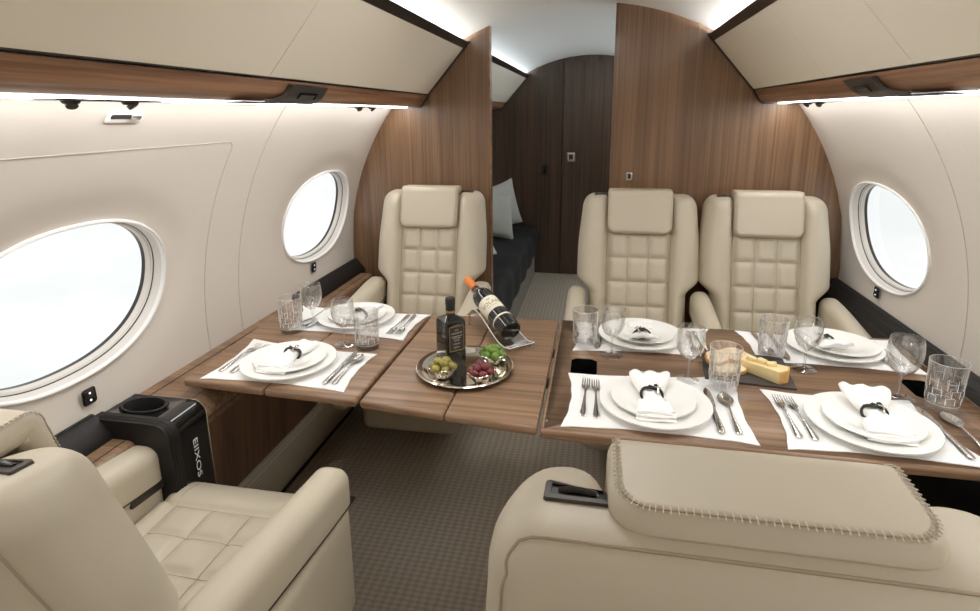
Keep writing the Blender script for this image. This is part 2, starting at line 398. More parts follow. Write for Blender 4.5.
# ------------------------------------------------------------------ overhead bins
def bin_(side, ya, yb, seams, label, nm='overhead_bin', full=True):
    t = thing(nm, label, 'storage bin', (0, 0, 0))
    X = lambda rel: XC + side * rel
    A = (.533, 1.678); B = (.704, 1.482)
    circ = [(RR * math.cos(D(a)) * .999, ZC + RR * math.sin(D(a)) * .999) for a in (39.0, 43, 47, 51, 55)]
    dx, dz = B[0] - A[0], B[1] - A[1]; L = math.hypot(dx, dz); ux, uz = dx / L, dz / L; nx, nz = uz, -ux   # towards the aisle
    if nx > 0: nx, nz = -nx, -nz
    off = lambda p, d: (p[0] + nx * d, p[1] + nz * d)
    body = [off(A, -.010), off(B, -.010), (.775, 1.4285), *circ, (.62, 1.652)]
    P = lambda pr: [(X(x), z) for x, z in pr]
    obj('bin_body', G().sweep(P(body), ya, yb - .012), M['white'], t)
    e = [ya, *seams, yb - .012]
    for i in range(len(e) - 1):
        pr = P([off(A, 0), off(B, 0), off(B, -.009), off(A, -.009)])
        obj('door_panel', G().sweep(pr, e[i] + .0008, e[i + 1] - .0008), M['bin'], t)
    obj('reveal', G().sweep(P([off((B[0] + ux * .0, B[1] + uz * .0), -.003), off((B[0] + ux * .009, B[1] + uz * .009), -.003), off((B[0] + ux * .009, B[1] + uz * .009), -.012), off(B, -.012)]), ya, yb - .012), M['trimdark'], t)
    v = [(B[0] + ux * .008, B[1] + uz * .008)]
    for q in range(9):
        a = q / 8; v.append((.717 + .030 * a + .020 * a * a * a, 1.462 - .036 * math.sin(a * PI / 2)))
    v += [(.790, 1.4255), (.790, 1.433), (.745, 1.436), (.722, 1.47)]
    obj('wood_valance', G().sweep(P(v), ya, yb - .012), M['wood_y'], t)
    obj('top_trim', G().sweep(P([off(A, .001), (.508, 1.702), (.518, 1.708), (.545, 1.682), off(A, -.010)]), ya, yb - .012), M['trimdark'], t)
    endp = [off(A, .006), (.503, 1.708), (.545, 1.71), (.60, 1.665), (.78, 1.44), (.79, 1.421), (.745, 1.421), (.722, 1.44), (.700, 1.478)]
    obj('end_trim', G().sweep(P(endp), yb - .012, yb - .001), M['trimdark'], t)
    obj('light_rail', G().box(*sorted((X(.790), X(.872))), ya, yb - .013, 1.426, 1.434), M['white'], t, smooth=False)
    return t, X
BL, XL = bin_(-1, Y0, YB, (-.3, 1.284), 'long cream overhead bin above the left windows with walnut lower edge')
BR, XR = bin_(1, Y0, YB, (-.1, 1.34, 1.80), 'long cream overhead bin above the right windows with walnut lower edge')
bin_(-1, YB + .04, YE, (3.7,), 'overhead bin in the dim room beyond the doorway')

def strip(name, side, ya, yb, mat, label):
    X = lambda rel: XC + side * rel
    t = obj(name, G().grid([[(X(.560), y, 1.668), (X(.572), y, 1.690)] for y in (ya, yb)]), mat, fix=False)
    tag(t, label, 'light strip')
strip('cove_light', -1, .75, YB - .02, M['led'], 'hidden light strip above the left overhead bin')
strip('cove_light', 1, .75, YB - .02, M['led'], 'hidden light strip above the right overhead bin')
strip('cove_light', -1, YB + .06, YE - .02, M['ledroom'], 'cool light strip above the bin in the room beyond the doorway')
strip('cove_light', 1, YB + .06, YE - .02, M['ledroom'], 'added cool fill strip, unseen on the right of the room beyond the doorway')  # added out of sight to brighten the far room's ceiling
for side in (-1, 1):
    X = lambda rel: XC + side * rel
    t = obj('downwash_light', G().box(*sorted((X(.800), X(.862))), Y0, YB - .03, 1.421, 1.4258), M['led2'], smooth=False)
    tag(t, 'white light strip under the %s overhead bin shining down the sidewall' % ('left' if side < 0 else 'right'), 'light strip')

for yy in (1.10, 1.52):  # fill panels added out of frame to light the tables
    t = thing('fill_panel', 'added fill light panel above the frame over the tables, %s' % ('nearer' if yy < 1.3 else 'farther'), 'fill light', (XC, yy, ZC + RR - .04))
    obj('fill_frame', G().slab(rrect0(.26, .17, .03), -.004, .028, .004, 3), M['white'], t)
    obj('fill_diffuser', G().slab(rrect0(.23, .14, .02), -.008, -.0035, .001, 2), M['panel'], t)
# control unit on each valance: a dark plate that wraps from the face to the underside
def psu(side, yt0, yt1, yb0, yb1, lip, label):
    X = lambda rel: XC + side * rel
    t = thing('control_panel', label, 'control panel')
    def shell(d):
        c = []
        for q in range(13):
            a = q / 12; s_ = a
            x = .705 + .020 * a + (.0 if a < .5 else .03 * (a - .5)); z = 1.468 - .044 * math.sin(a * PI / 2) ** 1.1
            c.append((x - d * (1 - a * .5), z - d * (.3 + .7 * a), a))
        return c
    def row(d, yA, yB_, k):
        return [(X(x), yA(a) + (yB_(a) - yA(a)) * k, z) for x, z, a in shell(d)]
    f0 = lambda a: yt0 + (yb0 - yt0) * a ** 1.6; f1 = lambda a: yt1 + (yb1 - yt1) * a
    g = G(); P = [row(.0035, f0, f1, q / 8) for q in range(9)]; Q = [row(-.006, f0, f1, q / 8) for q in range(9)]
    n = 13; g.grid(P); g.grid(Q, flip=True)
    g.grid([P[0], Q[0]]); g.grid([P[-1], Q[-1]], flip=True); g.grid([[r[0] for r in P], [r[0] for r in Q]]); g.grid([[r[-1] for r in P], [r[-1] for r in Q]])
    obj('panel_body', g, M['bronze'], t)
    obj('panel_edge', G().tube([(p[0], p[1], p[2]) for p in row(.0040, f0, f1, 0)], .0009, 6), M['bronze'], t)
    lo = row(.004, f0, f1, 0)[-1]
    obj('panel_lip', G().box(*sorted((X(.725), X(.772))), *sorted((lip, lo[1] + .02)), 1.4195, 1.4235), M['bronze'], t, smooth=False)
    # read-out window
    def q2(a, k, d): 
        s_ = shell(d); i = int(a * 12); x, z, _ = s_[i]
        return (X(x), f0(a) + (f1(a) - f0(a)) * k, z)
    a0, a1 = .25, .5; k0, k1 = (.25, .75)
    obj('read_out', G().add([q2(a0, k0, .0068), q2(a0, k1, .0068), q2(a1, k1, .0074), q2(a1, k0, .0074)], [(0, 1, 2, 3)]), M['gloss'], t)
    obj('read_out_slot', G().add([q2(a0 + .09, k0 + .06, .0078), q2(a0 + .09, k1 - .05, .0078), q2(a1, k1 - .08, .0084), q2(a1, k0 + .03, .0084)], [(0, 1, 2, 3)]), M['grey'], t)
psu(-1, 1.385, 1.585, 1.315, 1.535, 1.20, 'dark bronze control panel wrapped over the left walnut valance')
psu(1, 1.515, 1.685, 1.41, 1.575, 1.27, 'dark bronze control panel wrapped over the right walnut valance')

def reading_lights(side, ya, yb, ys, label):
    X = lambda rel: XC + side * rel
    t = thing('reading_light', label, 'reading light', (X(.79), (ya + yb) / 2, 1.4255))
    t.location = (X(.79), (ya + yb) / 2, 1.4205); yc = (ya + yb) / 2
    obj('mounting_plate', G().box(-.022, .022, ya - yc, yb - yc, -.003, .0), M['trimdark'], t, smooth=False)
    for i, y in enumerate(ys):
        d = y - yc
        g = G().lathe([(.0, -.002), (.015, -.002), (.015, -.004), (.012, -.008), (.0, -.0085)], 24, (0, d, 0))
        h = obj('lamp_socket', g, M['trimdark'], t)
        g = G().lathe([(.0, -.009), (.0085, -.009), (.0095, -.008), (.0095, -.001), (.0, .0)], 20)
        g.xform(Matrix.Translation((0, d, -.0055)) @ Matrix.Rotation(side * .5, 4, 'Y') @ Matrix.Rotation(.3 * (1 if i else -1), 4, 'X'))
        obj('lamp_barrel', g, M['bronze'], h)
reading_lights(-1, .774, 1.001, (.821, .946), 'pair of dark swivel reading lights on a plate under the left bin, nearest')
reading_lights(-1, 1.946, 2.183, (1.997, 2.121), 'pair of dark swivel reading lights under the left bin by the bulkhead')
reading_lights(1, 1.953, 2.333, (2.081, 2.194), 'pair of dark swivel reading lights under the right bin by the bulkhead')

# coat hook recess on the left wall, switches
def wallplate(name, label, cat, side, ang, y, w, h, mat, parts):
    p = cpt(side, D(ang), y, RR - .001)
    t = thing(name, label, cat, p)
    # local frame: x along +Y cabin, y up the wall, z into cabin
    zc = Vector((-side * math.cos(D(ang)), 0, -math.sin(D(ang)))); yc = Vector((-side * math.sin(D(ang)), 0, math.cos(D(ang))))
    xc = yc.cross(zc); Mx = Matrix((xc, yc, zc)).transposed(); t.rotation_euler = Mx.to_euler()
    def rr(w, h, r, n=6):
        o = []
        for cx, cy, a in ((w - r, h - r, 0), (-w + r, h - r, 90), (-w + r, -h + r, 180), (w - r, -h + r, 270)):
            for q in range(n + 1): o.append((cx + r * math.cos(D(a + 90 * q / n)), cy + r * math.sin(D(a + 90 * q / n))))
        return o
    obj(parts[0], G().slab(rr(w, h, min(w, h) * .4), 0, .004, .0015), mat, t)
    return t, rr
def shade_switch(side, ang, y, label):
    t, rr = wallplate('shade_switch', label, 'switch', side, ang, y, .019, .021, M['gloss'], ['switch_plate'])
    for s_ in (-1, 1):
        b = obj('switch_button', G().slab(rr(.014, .0085, .003), .004, .0055, .001), M['trimdark'], t, loc=(0, s_ * .0093, 0))
        obj('indicator', G().slab(rr(.0022, .0022, .001), .0055, .0062), M['dot'], b)
shade_switch(-1, 0.2, 1.048, 'small black two-button window shade switch under the large left window')
shade_switch(-1, 1.2, 2.185, 'small black two-button window shade switch under the far left window')
shade_switch(1, 0.2, 2.255, 'small black two-button window shade switch under the right window')
t, rr = wallplate('coat_hook', 'white recessed coat hook plate high on the left sidewall', 'coat hook', -1, 36.4, 1.052, .047, .012, M['white'], ['hook_plate'])
obj('hook_flap', G().slab(rr(.038, .0055, .004), .004, .0052, .0008), M['bronze'], t, loc=(0, .004, 0))
obj('hook', G().slab(rr(.014, .0055, .004), .0052, .0085, .001), M['steel'], t, loc=(.024 if True else 0, .004, 0))
# bulkhead call switch
def plate(name, label, cat, x, y, z, w, h, mat, mat2, pn):
    t = thing(name, label, cat, (x, y, z))
    g = G().rbox((0, -.003, 0), (w, .004, h), .003, .01); obj('wall_plate', g, mat, t)
    obj(pn, G().rbox((0, -.008, h * .05), (w * .45, .004, h * .55), .002, .01), mat2, t)
    return t
plate('bulkhead_switch', 'small steel switch plate on the right walnut bulkhead beside the doorway', 'switch', .139, YB, 1.112, .014, .019, M['steel'], M['cord'], 'rocker')
plate('door_latch', 'square steel latch on the dark door beyond the doorway', 'latch', -.228, YE - .016, 1.03, .036, .038, M['steel'], M['cord'], 'latch_knob')
plate('dimmer_switch', 'small black switch on the dark wall of the far room', 'switch', -.447, YE, .92, .024, .045, M['cord'], M['gloss'], 'rocker')

# ------------------------------------------------------------------ side ledges
# left: table ledge between the two seats
t = thing('side_ledge', 'walnut side ledge and cabinet along the left wall under the folding table', 'side ledge')
prof = [(-1.2095, .655), (-1.075, .655)] + [(-1.045 + .045 * math.sin(D(q * 11)) - .0, .610 + .045 * math.cos(D(q * 11))) for q in range(0, 9)] + [(-1.0, .60), (-1.0, .590), (-1.20, .590)]
obj('ledge_top', G().sweep(prof, 1.183, 1.985), M['wood_x'], t)
obj('ledge_groove', G().tube([(-1.172, 1.184, .6553), (-1.172, 1.984, .6553)], .0016, 5).tube([(-1.047, 1.184, .6545), (-1.047, 1.984, .6545)], .0014, 5).tube([(-1.000, 1.184, .606), (-1.000, 1.984, .606)], .0016, 5), M['cord'], t)
obj('cabinet_panel', G().sweep([(-1.001, .592), (-1.022, .30), (-1.05, .30), (-1.05, .592)], 1.163, 2.56), M['wood_panel'], t)
obj('air_duct', G().sweep([(-1.008, .318), (-1.002, .300), (-1.03, .2), (-1.10, .05), (-1.14, 0.002), (-1.2, .002), (-1.08, .318)], -.6, 2.58), M['carpet2'], t)
obj('duct_gap', G().box(-1.145, -1.125, -.6, 2.58, .001, .008), M['cord'], t, smooth=False)
def seat_ledge(y0, y1, label, wy0, wy1):
    t = thing('seat_side_ledge', label, 'side ledge')
    rail = [(-1.2095, .668), (-1.205, .680), (-1.19, .676), (-1.158, .640), (-1.150, .622), (-1.150, .57), (-1.202, .57)]
    obj('padded_rail', G().sweep(rail, y0, y1), M['black'], t)
    for q, (x, z) in enumerate(((-1.196, .681), (-1.183, .666))):
        obj('rail_seam', G().tube([(x, y0 + .002, z), (x, y1 - .002, z)], .0012, 5), M['cord'], t)
    wp = [(-1.1495, .620), (-1.115, .620)] + [(-1.105 + .018 * math.sin(D(q * 18)), .602 + .018 * math.cos(D(q * 18))) for q in range(6)] + [(-1.087, .45), (-1.1495, .45)]
    obj('wood_shelf', G().sweep(wp, wy0, wy1), M['wood_x'], t)
    obj('shelf_groove', G().tube([(-1.113, wy0 + .002, .6205), (-1.113, wy1 - .002, .6205)], .0013, 5), M['cord'], t)
    obj('ledge_side', G().box(-1.15, -1.052, y0, y1, .30, .449), M['black'], t, smooth=False)
seat_ledge(1.99, 2.595, 'black padded rail and walnut shelf beside the far left seat', 1.995, 2.54)
seat_ledge(-.6, 1.042, 'black padded rail and walnut shelf beside the near left seat', -.55, 1.038)
# cup holder console
t = thing('cup_holder_console', 'glossy black cup holder console with silver lettering beside the near left seat', 'console')
def rrect(cx, cy, w, h, r, n=6):
    o = []
    for sx, sy, a in ((1, 1, 0), (-1, 1, 90), (-1, -1, 180), (1, -1, 270)):
        for q in range(n + 1): o.append((cx + sx * (w - r) + r * math.cos(D(a + 90 * q / n)), cy + sy * (h - r) + r * math.sin(D(a + 90 * q / n))))
    return o
body = [(-1.2095, .662), (-1.045, .662)] + [(-1.035 + .037 * math.sin(D(q * 15)), .625 + .037 * math.cos(D(q * 15))) for q in range(1, 7)] + [(-.998, .32), (-1.2, .32)]
cb = obj('console_body', G().sweep(body, 1.073, 1.180), M['gloss'], t)
ell = [(-1.135 + .056 * math.cos(2 * PI * q / 40), 1.130 + .036 * math.sin(2 * PI * q / 40)) for q in range(40)]
ct = obj('cutter', G().slab(ell, .585, .75), M['gloss'])
md = cb.modifiers.new('b', 'BOOLEAN'); md.operation = 'DIFFERENCE'; md.object = ct; md.solver = 'EXACT'
me_ = bpy.data.meshes.new_from_object(cb.evaluated_get(bpy.context.evaluated_depsgraph_get())); cb.modifiers.remove(md); cb.data = me_; bpy.data.objects.remove(ct)
nb = [(-1.2095, .668), (-1.055, .668)] + [(-1.035 + .043 * math.sin(D(q * 15)), .625 + .043 * math.cos(D(q * 15))) for q in range(1, 7)] + [(-.992, .33), (-1.05, .33), (-1.05, .56)] + [(-1.07 + .02 * math.cos(D(q * 18)), .585 + .02 * math.sin(D(q * 18))) for q in range(6)] + [(-1.19, .62), (-1.2095, .64)]
obj('console_collar', G().sweep(nb, 1.040, 1.075), M['black'], t)
for dd in (1.050, 1.060):
    ps = [(-1.19, dd, .6695), (-1.055, dd, .6695)] + [(-1.035 + .0440 * math.sin(D(q * 15)), dd, .625 + .0440 * math.cos(D(q * 15))) for q in range(1, 7)] + [(-.991, dd, .34)]
    obj('collar_seam', G().tube(ps, .001, 5), M['cord'], t)
obj('cup_well', G().grid([[(x + (x + 1.135) * d, y + (y - 1.13) * d, z) for x, y in ell] for d, z in ((.10, .6622), (.08, .6650), (.0, .6650), (-.03, .660), (-.03, .588), (-.98, .587))], closev=True), M['cord'], t)
e = [(-1.16, 1.181, .661), (-1.045, 1.181, .661)] + [(-1.035 + .0375 * math.sin(D(q * 15)), 1.181, .625 + .0375 * math.cos(D(q * 15))) for q in range(1, 7)] + [(-.9975, 1.181, .34)]
obj('chrome_edge', G().tube(e, .0013, 6), M['steel'], t)
def text_mesh(txt, size):
    cu = bpy.data.curves.new('t', 'FONT'); cu.body = txt; cu.size = size; cu.extrude = .0003; cu.align_x = 'CENTER'; cu.align_y = 'CENTER'
    o = bpy.data.objects.new('t', cu); COL.objects.link(o); dg = bpy.context.evaluated_depsgraph_get(); me = bpy.data.meshes.new_from_object(o.evaluated_get(dg))
    g = G(); g.v = [tuple(v.co) for v in me.vertices]; g.f = [tuple(p.vertices) for p in me.polygons]; g.m = [0] * len(g.f)
    bpy.data.objects.remove(o); bpy.data.curves.remove(cu); bpy.data.meshes.remove(me); return g
g = text_mesh('EIIXOS', .036)
# lettering runs down the face that looks at the aisle
g.xform(Matrix.Translation((-.9972, 1.128, .527)) @ Matrix(((0, 0, 1, 0), (0, 1, 0, 0), (-1, 0, 0, 0), (0, 0, 0, 1))) @ Matrix.Diagonal((1.05, .62, 1, 1)))
obj('lettering', g, M['lip'], t, smooth=False)

# right: black rail and cabinet
t = thing('right_side_ledge', 'long black padded rail and cabinet along the right wall', 'side ledge')
obj('padded_rail', G().sweep([(1.052, .676), (1.040, .682), (1.020, .676), (.975, .628), (.965, .60), (.965, .52), (1.05, .52)], -.6, YB - .002), M['black'], t)
for x, z in ((1.024, .6805), (1.006, .6625), (.985, .640)):
    obj('rail_seam', G().tube([(x, -.59, z), (x, YB - .01, z)], .0012, 5), M['cord'], t)
obj('cabinet_panel', G().box(.972, 1.04, -.6, YB - .002, .0, .52), M['black'], t, smooth=False)

# ------------------------------------------------------------------ tables
def table_slab(name, quad, z=.7, th=.022, r=.008, parent=None, mat=None):
    # densify quad for clean bevel
    o = []
    n = len(quad)
    for i in range(n):
        a = Vector(quad[i]); b = Vector(quad[(i + 1) % n]); pr = Vector(quad[i - 1])
        o.append(a + (pr - a).normalized() * .006); o.append(a + (b - a).normalized() * .006)
    return obj(name, G().slab([tuple(p) for p in o], z - th, z, r, 4), mat or M['wood_x'], parent)
t = thing('folding_table', 'walnut folding table at the left wall with two place settings', 'table', (0, 0, 0))
table_slab('table_leaf', [(-1.083, 1.210), (-.8358, 1.1975), (-.8358, 1.83), (-1.122, 1.83)], parent=t)
table_slab('table_leaf', [(-.8342, 1.1975), (-.572, 1.183), (-.566, 1.812), (-.8342, 1.83)], parent=t)
obj('support_arm', G().box(-1.06, -.66, 1.30, 1.36, .658, .678).box(-1.06, -.66, 1.66, 1.72, .658, .678), M['bronze'], t, smooth=False)
t = thing('bridge_leaf', 'walnut leaf bridging the aisle between the two tables, with the tray on it', 'table', (0, 0, 0))
table_slab('table_leaf', [(-.5625, 1.182), (-.3385, 1.157), (-.3385, 1.826), (-.5575, 1.812)], parent=t)
table_slab('table_leaf', [(-.3370, 1.157), (-.1150, 1.134), (-.1125, 1.832), (-.3370, 1.826)], parent=t)
obj('slide_rail', G().box(-.70, -.02, 1.40, 1.43, .662, .678).box(-.70, -.02, 1.60, 1.63, .662, .678), M['bronze'], t, smooth=False)
t = thing('conference_table', 'large walnut table on the right with four place settings', 'table', (0, 0, 0))
# top with two octagonal cup wells cut through it
def hole_pts(cx, cy, w, h, c):
    return [(cx + w, cy - h + c), (cx + w, cy + h - c), (cx + w - c, cy + h), (cx - w + c, cy + h), (cx - w, cy + h - c), (cx - w, cy - h + c), (cx - w + c, cy - h), (cx + w - c, cy - h)]
holes = [(-.019, 1.474, .036, .054, .014), (.832, 1.487, .036, .054, .014)]
x0, x1, y0, y1 = -.108, .918, 1.129, 1.838
import bmesh
def holed_top():
    g = G(); g.slab(rrect((x0 + x1) / 2, (y0 + y1) / 2, (x1 - x0) / 2, (y1 - y0) / 2, .008, 3), .676, .700, .008, 4)
    o = obj('table_top', g, M['wood_x'], t)
    for hx in holes:
        c = obj('cutter', G().slab(hole_pts(*hx), .6, .8), M['wood_x'])
        md = o.modifiers.new('b', 'BOOLEAN'); md.operation = 'DIFFERENCE'; md.object = c; md.solver = 'EXACT'
        dg = bpy.context.evaluated_depsgraph_get(); me = bpy.data.meshes.new_from_object(o.evaluated_get(dg))
        o.modifiers.remove(md); o.data = me; bpy.data.objects.remove(c)
    return o
top = holed_top()
for hx in holes:
    cx, cy, w, h, c = hx
    rg = [[(x, y, z) for x, y in hole_pts(cx, cy, w - d, h - d, c)] for d, z in ((.0002, .6995), (.0004, .66), (.002, .615), (.03, .614))]
    gg = G().grid(rg, closev=True); gg.f.append(tuple(24 + i for i in range(8))); gg.m.append(0)
    obj('cup_well', gg, M['gloss'], t)
obj('pedestal', G().rbox((.56, 1.50, .34), (.16, .10, .336), .02, .1), M['trimdark'], t)
obj('latch_button', G().lathe([(.0, .7012), (.0028, .7011), (.0034, .7)], 16, (-.0955, 1.172, 0)), M['silver'], t)

# ------------------------------------------------------------------ seats
def quilt(u, v, pu, v0, pv, w=.012, h=.011):
    du = abs((u / pu + .5) % 1 - .5) * pu; dv = abs(((v - v0) / pv + .5) % 1 - .5) * pv
    k = lambda d: 1 - math.exp(-(d / w) ** 1.1)
    return h * k(du) * k(dv)
def seat(label, loc, rz, arms, slot, group=None, rec=.26, dz=0.):
    t = thing('cabin_seat', label, 'seat', loc, rz, group)
    L = M['leather']
    def hw(z):   # half-width factor: wings above the arms, narrow waist, tapered shoulders
        f = .80 + .20 * sm(.640, .705, z)
        return f * (1 - .07 * sm(.80, 1.06, z))
    def front(z): return -.088 - rec * (z - .45)
    PW = .128
    def wb(x, y, z):
        zz = z; x0_ = x
        # y comes in as -0.065..0.065 around the shell centre
        k = hw(z)
        # centre panel keeps its width
        ax = abs(x)
        X = x * k
        fr = (y > .0)
        d = 0
        if y > .012:
            wgt = sm(.012, .045, y)
            wing = max(0., min(1., (ax * k - PW) / max(.02, .25 * k - PW)))
            bulge = .034 * math.sin(PI * min(1, wing) ** .75) ** .8 if ax * k > PW else 0
            g0 = 1 - math.exp(-(abs(ax * k - PW) / .010) ** 1.3)
            if ax * k <= PW:
                d = -.018 + g0 * .010
                if z < .93: d += quilt(X + PW, z, PW * 2 / 3, .893, .1000, .008, .017) * g0
                else: d += .010 * g0
            else: d = -.018 + bulge * g0 + .018 * g0
            d *= wgt
        yy = y + d
        return (X, front(z) - .065 + yy, z + dz * sm(.5, 1.0, z))
    g = G().rbox((0, 0, .709), (.254, .065, .339), .055, .0065, wb, nmin=6)
    back = obj('backrest', g, L, t, auto=False)
    from mathutils.bvhtree import BVHTree
    def snapper(o):
        bt = BVHTree.FromPolygons([v.co.copy() for v in o.data.vertices], [tuple(p.vertices) for p in o.data.polygons])
        def f(p, up=.0006):
            co, no, i, d = bt.find_nearest(Vector(p)); 
            return tuple(co + no * up)
        return f
    sn = snapper(back)
    def rear(z): return front(z) - .13
    W = lambda z: .254 * hw(z)
    raw = []
    zt = 1.048
    for q in range(0, 24): z = .5 + (zt - .03 - .5) * q / 23; raw.append((-(W(z) - .012), rear(z) + .004, z))
    for q in range(1, 7): a = q / 6 * PI / 2; raw.append((-(W(1.0) - .012) + .03 * (1 - math.cos(a)), rear(1.0) + .020 * math.sin(a), zt - .03 + .03 * math.sin(a)))
    half = raw[:]
    for q in range(1, 30): raw.append((-(W(1.0) - .042) + 2 * (W(1.0) - .042) * q / 30, rear(1.0) + .020, zt))
    raw += [(-x, y, z) for x, y, z in reversed(half)]
    obj('rear_piping', G().tube([sn((x, y, z + dz * sm(.5, 1, z))) for x, y, z in raw], .0016, 6), M['leather_seam'], back)
    g = G()
    for xx in (-PW, -PW / 3, PW / 3, PW):
        g.tube([sn((xx, front(z) - .008, z + dz * sm(.5, 1, z)), .0002) for z in [.46 + (.90 - .46) * q / 40 for q in range(41)]], .0011 if abs(xx) < .1 else .0018, 5)
    for zz in (.893, .793, .693, .593, .493):
        g.tube([sn((-PW + 2 * PW * q / 24, front(zz) - .008, zz + dz * sm(.5, 1, zz)), .0002) for q in range(25)], .0011, 5)
    obj('quilt_seams', g, M['leather_seam'], back)
    # headrest: pad hung over the top, front flap long
    hwid, th = .133, .038
    path = []
    def pth(s_):      # s_ 0 bottom front .. 1 rear edge
        zt = 1.074 + dz
        fl = .150; r = .026; tp = .092
        yT = front(1.06) + .028
        Ltot = fl + r * PI / 2 + tp; s = s_ * Ltot
        if s < fl:
            z = zt - r - fl + s; y = front(z) + .034
            return (y, z, 1.0, .26)
        y0f = front(zt - r) + .034
        if s < fl + r * PI / 2:
            a = (s - fl) / r; return (y0f - r + r * math.cos(a), zt - r + r * math.sin(a), math.cos(a), math.sin(a))
        return (y0f - r - (s - fl - r * PI / 2), zt - (s - fl - r * PI / 2) * .06, 0, 1)
    Ltot = .150 + .026 * PI / 2 + .092
    NS, NX = 54, 40; outer = []; inner = []
    cr = .035
    for i in range(NS + 1):
        u = i / NS; u = .5 - .5 * math.cos(PI * u) if False else u
        y, z, ny, nz = pth(u); dE = min(u, 1 - u) * Ltot
        w = hwid - (cr - math.sqrt(max(0, cr * cr - (cr - dE) ** 2)) if dE < cr else 0)
        ro, ri = [], []
        for j in range(NX + 1):
            x = -math.cos(PI * j / NX) * w
            d = min(dE, w - abs(x)); e = .013
            k = math.sqrt(max(0, 1 - (1 - min(1, d / e)) ** 2)); k = k * .5 + .5
            kk = (k - .5) * 2
            o_ = -th * .5 + th * .5 * kk; i_ = -th * .5 - th * .5 * kk
            ln = math.hypot(ny, nz)
            ro.append((x, y + ny / ln * o_, z + nz / ln * o_)); ri.append((x, y + ny / ln * i_, z + nz / ln * i_))
        outer.append(ro); inner.append(ri)
    g = G().grid(outer).grid(inner, flip=True)
    import itertools
    edge_o = outer[0] + [r[-1] for r in outer[1:]] + list(reversed(outer[-1]))[1:] + [r[0] for r in reversed(outer[:-1])][:-0 or None]
    edge_i = inner[0] + [r[-1] for r in inner[1:]] + list(reversed(inner[-1]))[1:] + [r[0] for r in reversed(inner[:-1])][:-0 or None]
    g.grid([edge_o, edge_i], closev=False)
    hr = obj('headrest', g, L, t, auto=False)
    # stitching round the pad
    g1 = G(); g2 = G(); line = []
    def hp(u, x, o_):
        y, z, ny, nz = pth(u); ln = math.hypot(ny, nz); return Vector((x, y + ny / ln * o_, z + nz / ln * o_))
    inset = .008
    w0 = hwid - inset; L0 = Ltot - 2 * inset; c0 = cr - inset * .6
    def rr2(s):   # outline walk
        o = rrect(0, Ltot / 2, w0, Ltot / 2 - inset, c0, 10); return o
    o = rr2(0); dense = []
    for i in range(len(o)):
        a, b = Vector(o[i]), Vector(o[(i + 1) % len(o)]); n = max(1, int((b - a).length / .006))
        for q in range(n): dense.append(a + (b - a) * q / n)
    pts = [hp(p.y / Ltot, p.x, .0002) for p in dense]
    g1.tube(pts, .0009, 5, closed=True)
    for i, p in enumerate(dense):
        nx_ = dense[(i + 1) % len(dense)] - p
        if nx_.length < 1e-6: continue
        nrm = Vector((nx_.y, -nx_.x)).normalized()
        a = p + nrm * .0035; b = p - nrm * .0045
        a = Vector((max(-hwid + .003, min(hwid - .003, a.x)), max(.003, min(Ltot - .003, a.y))))
        g2.tube([hp(a.y / Ltot, a.x, -.0006), hp(p.y / Ltot, p.x, .0007), hp(b.y / Ltot, b.x, .0006)], .0006, 4)
    obj('seam', g1, M['leather_seam'], hr); obj('stitching', g2, M['thread'], hr)
    # belt slot
    from mathutils.bvhtree import BVHTree as BT
    bt = BT.FromPolygons([v.co.copy() for v in back.data.vertices], [tuple(p.vertices) for p in back.data.polygons])
    yb = front(1.06) - .036
    def sz(x, y, d=0):
        h_ = bt.ray_cast(Vector((x, y, 1.5)), Vector((0, 0, -1))); return (x, y, (h_[0].z if h_[0] else 1.0) + d)
    def sr(w, h, r, d): return [sz(x, y, d) for x, y in rrect(slot * .160, yb, w, h, r)]
    g = G().grid([sr(.031, .0155, .004, -.001), sr(.030, .0145, .004, .0035), sr(.024, .0085, .002, .0035), sr(.024, .0085, .002, .0008)], closev=True)
    b = obj('belt_slot', g, M['bronze'], t)
    g = G(); rs = sr(.0243, .0088, .002, .0010); g.grid([rs, [sz(slot * .160, yb, .0010)] * len(rs)], closev=True); obj('slot_well', g, M['cord'], b)
    g = G().tube([sz(slot * .160 - .017 + .034 * q / 8, yb + .001, .0005 + .003 * math.sin(PI * q / 8)) for q in range(9)], .0035, 8); obj('buckle', g, M['trimdark'], b)
    # cushion
    def wc(x, y, z):
        d = 0
        if z > .42:
            wgt = sm(.42, .46, z)
            g0 = 1 - math.exp(-(abs(abs(x) - .150) / .009) ** 1.2); g1_ = 1 - math.exp(-(abs(y - .270) / .009) ** 1.2)
            if abs(x) < .150 and y < .270: d = -.010 + quilt(x + .150, y, .10, .270, .094, .009, .019) * g0 * g1_
            elif y >= .270: d = -.010 + .016 * g1_
            else: d = -.010 + .018 * g0
            d *= wgt
        z2 = z + d + .012 - .03 * sm(.30, .42, y)
        return (x, y, z2)
    cu = obj('seat_cushion', G().rbox((0, .150, .405), (.206, .245, .065), .04, .007, wc, nmin=5), L, t, auto=False)
    sc_ = snapper(cu); g = G()
    for xx in (-.15, -.05, .05, .15): g.tube([sc_((xx, -.06 + .33 * q / 30, .47), .0002) for q in range(31)], .0011, 5)
    for yy in (.270, .176, .082): g.tube([sc_((-.15 + .30 * q / 24, yy, .47), .0002) for q in range(25)], .0011, 5)
    for sg in (-1, 1): g.tube([sc_((sg * .15 , .270 + .12 * q / 10, .47), .0002) for q in range(10)], .0009, 5)
    obj('quilt_seams', g, M['leather_seam'], cu)
    obj('seat_base', G().rbox((0, .015, .215), (.205, .185, .125), .035, .05), L, t)
    obj('floor_plinth', G().box(-.14, .14, -.17, -.02, 0, .11), M['trimdark'], t, smooth=False)
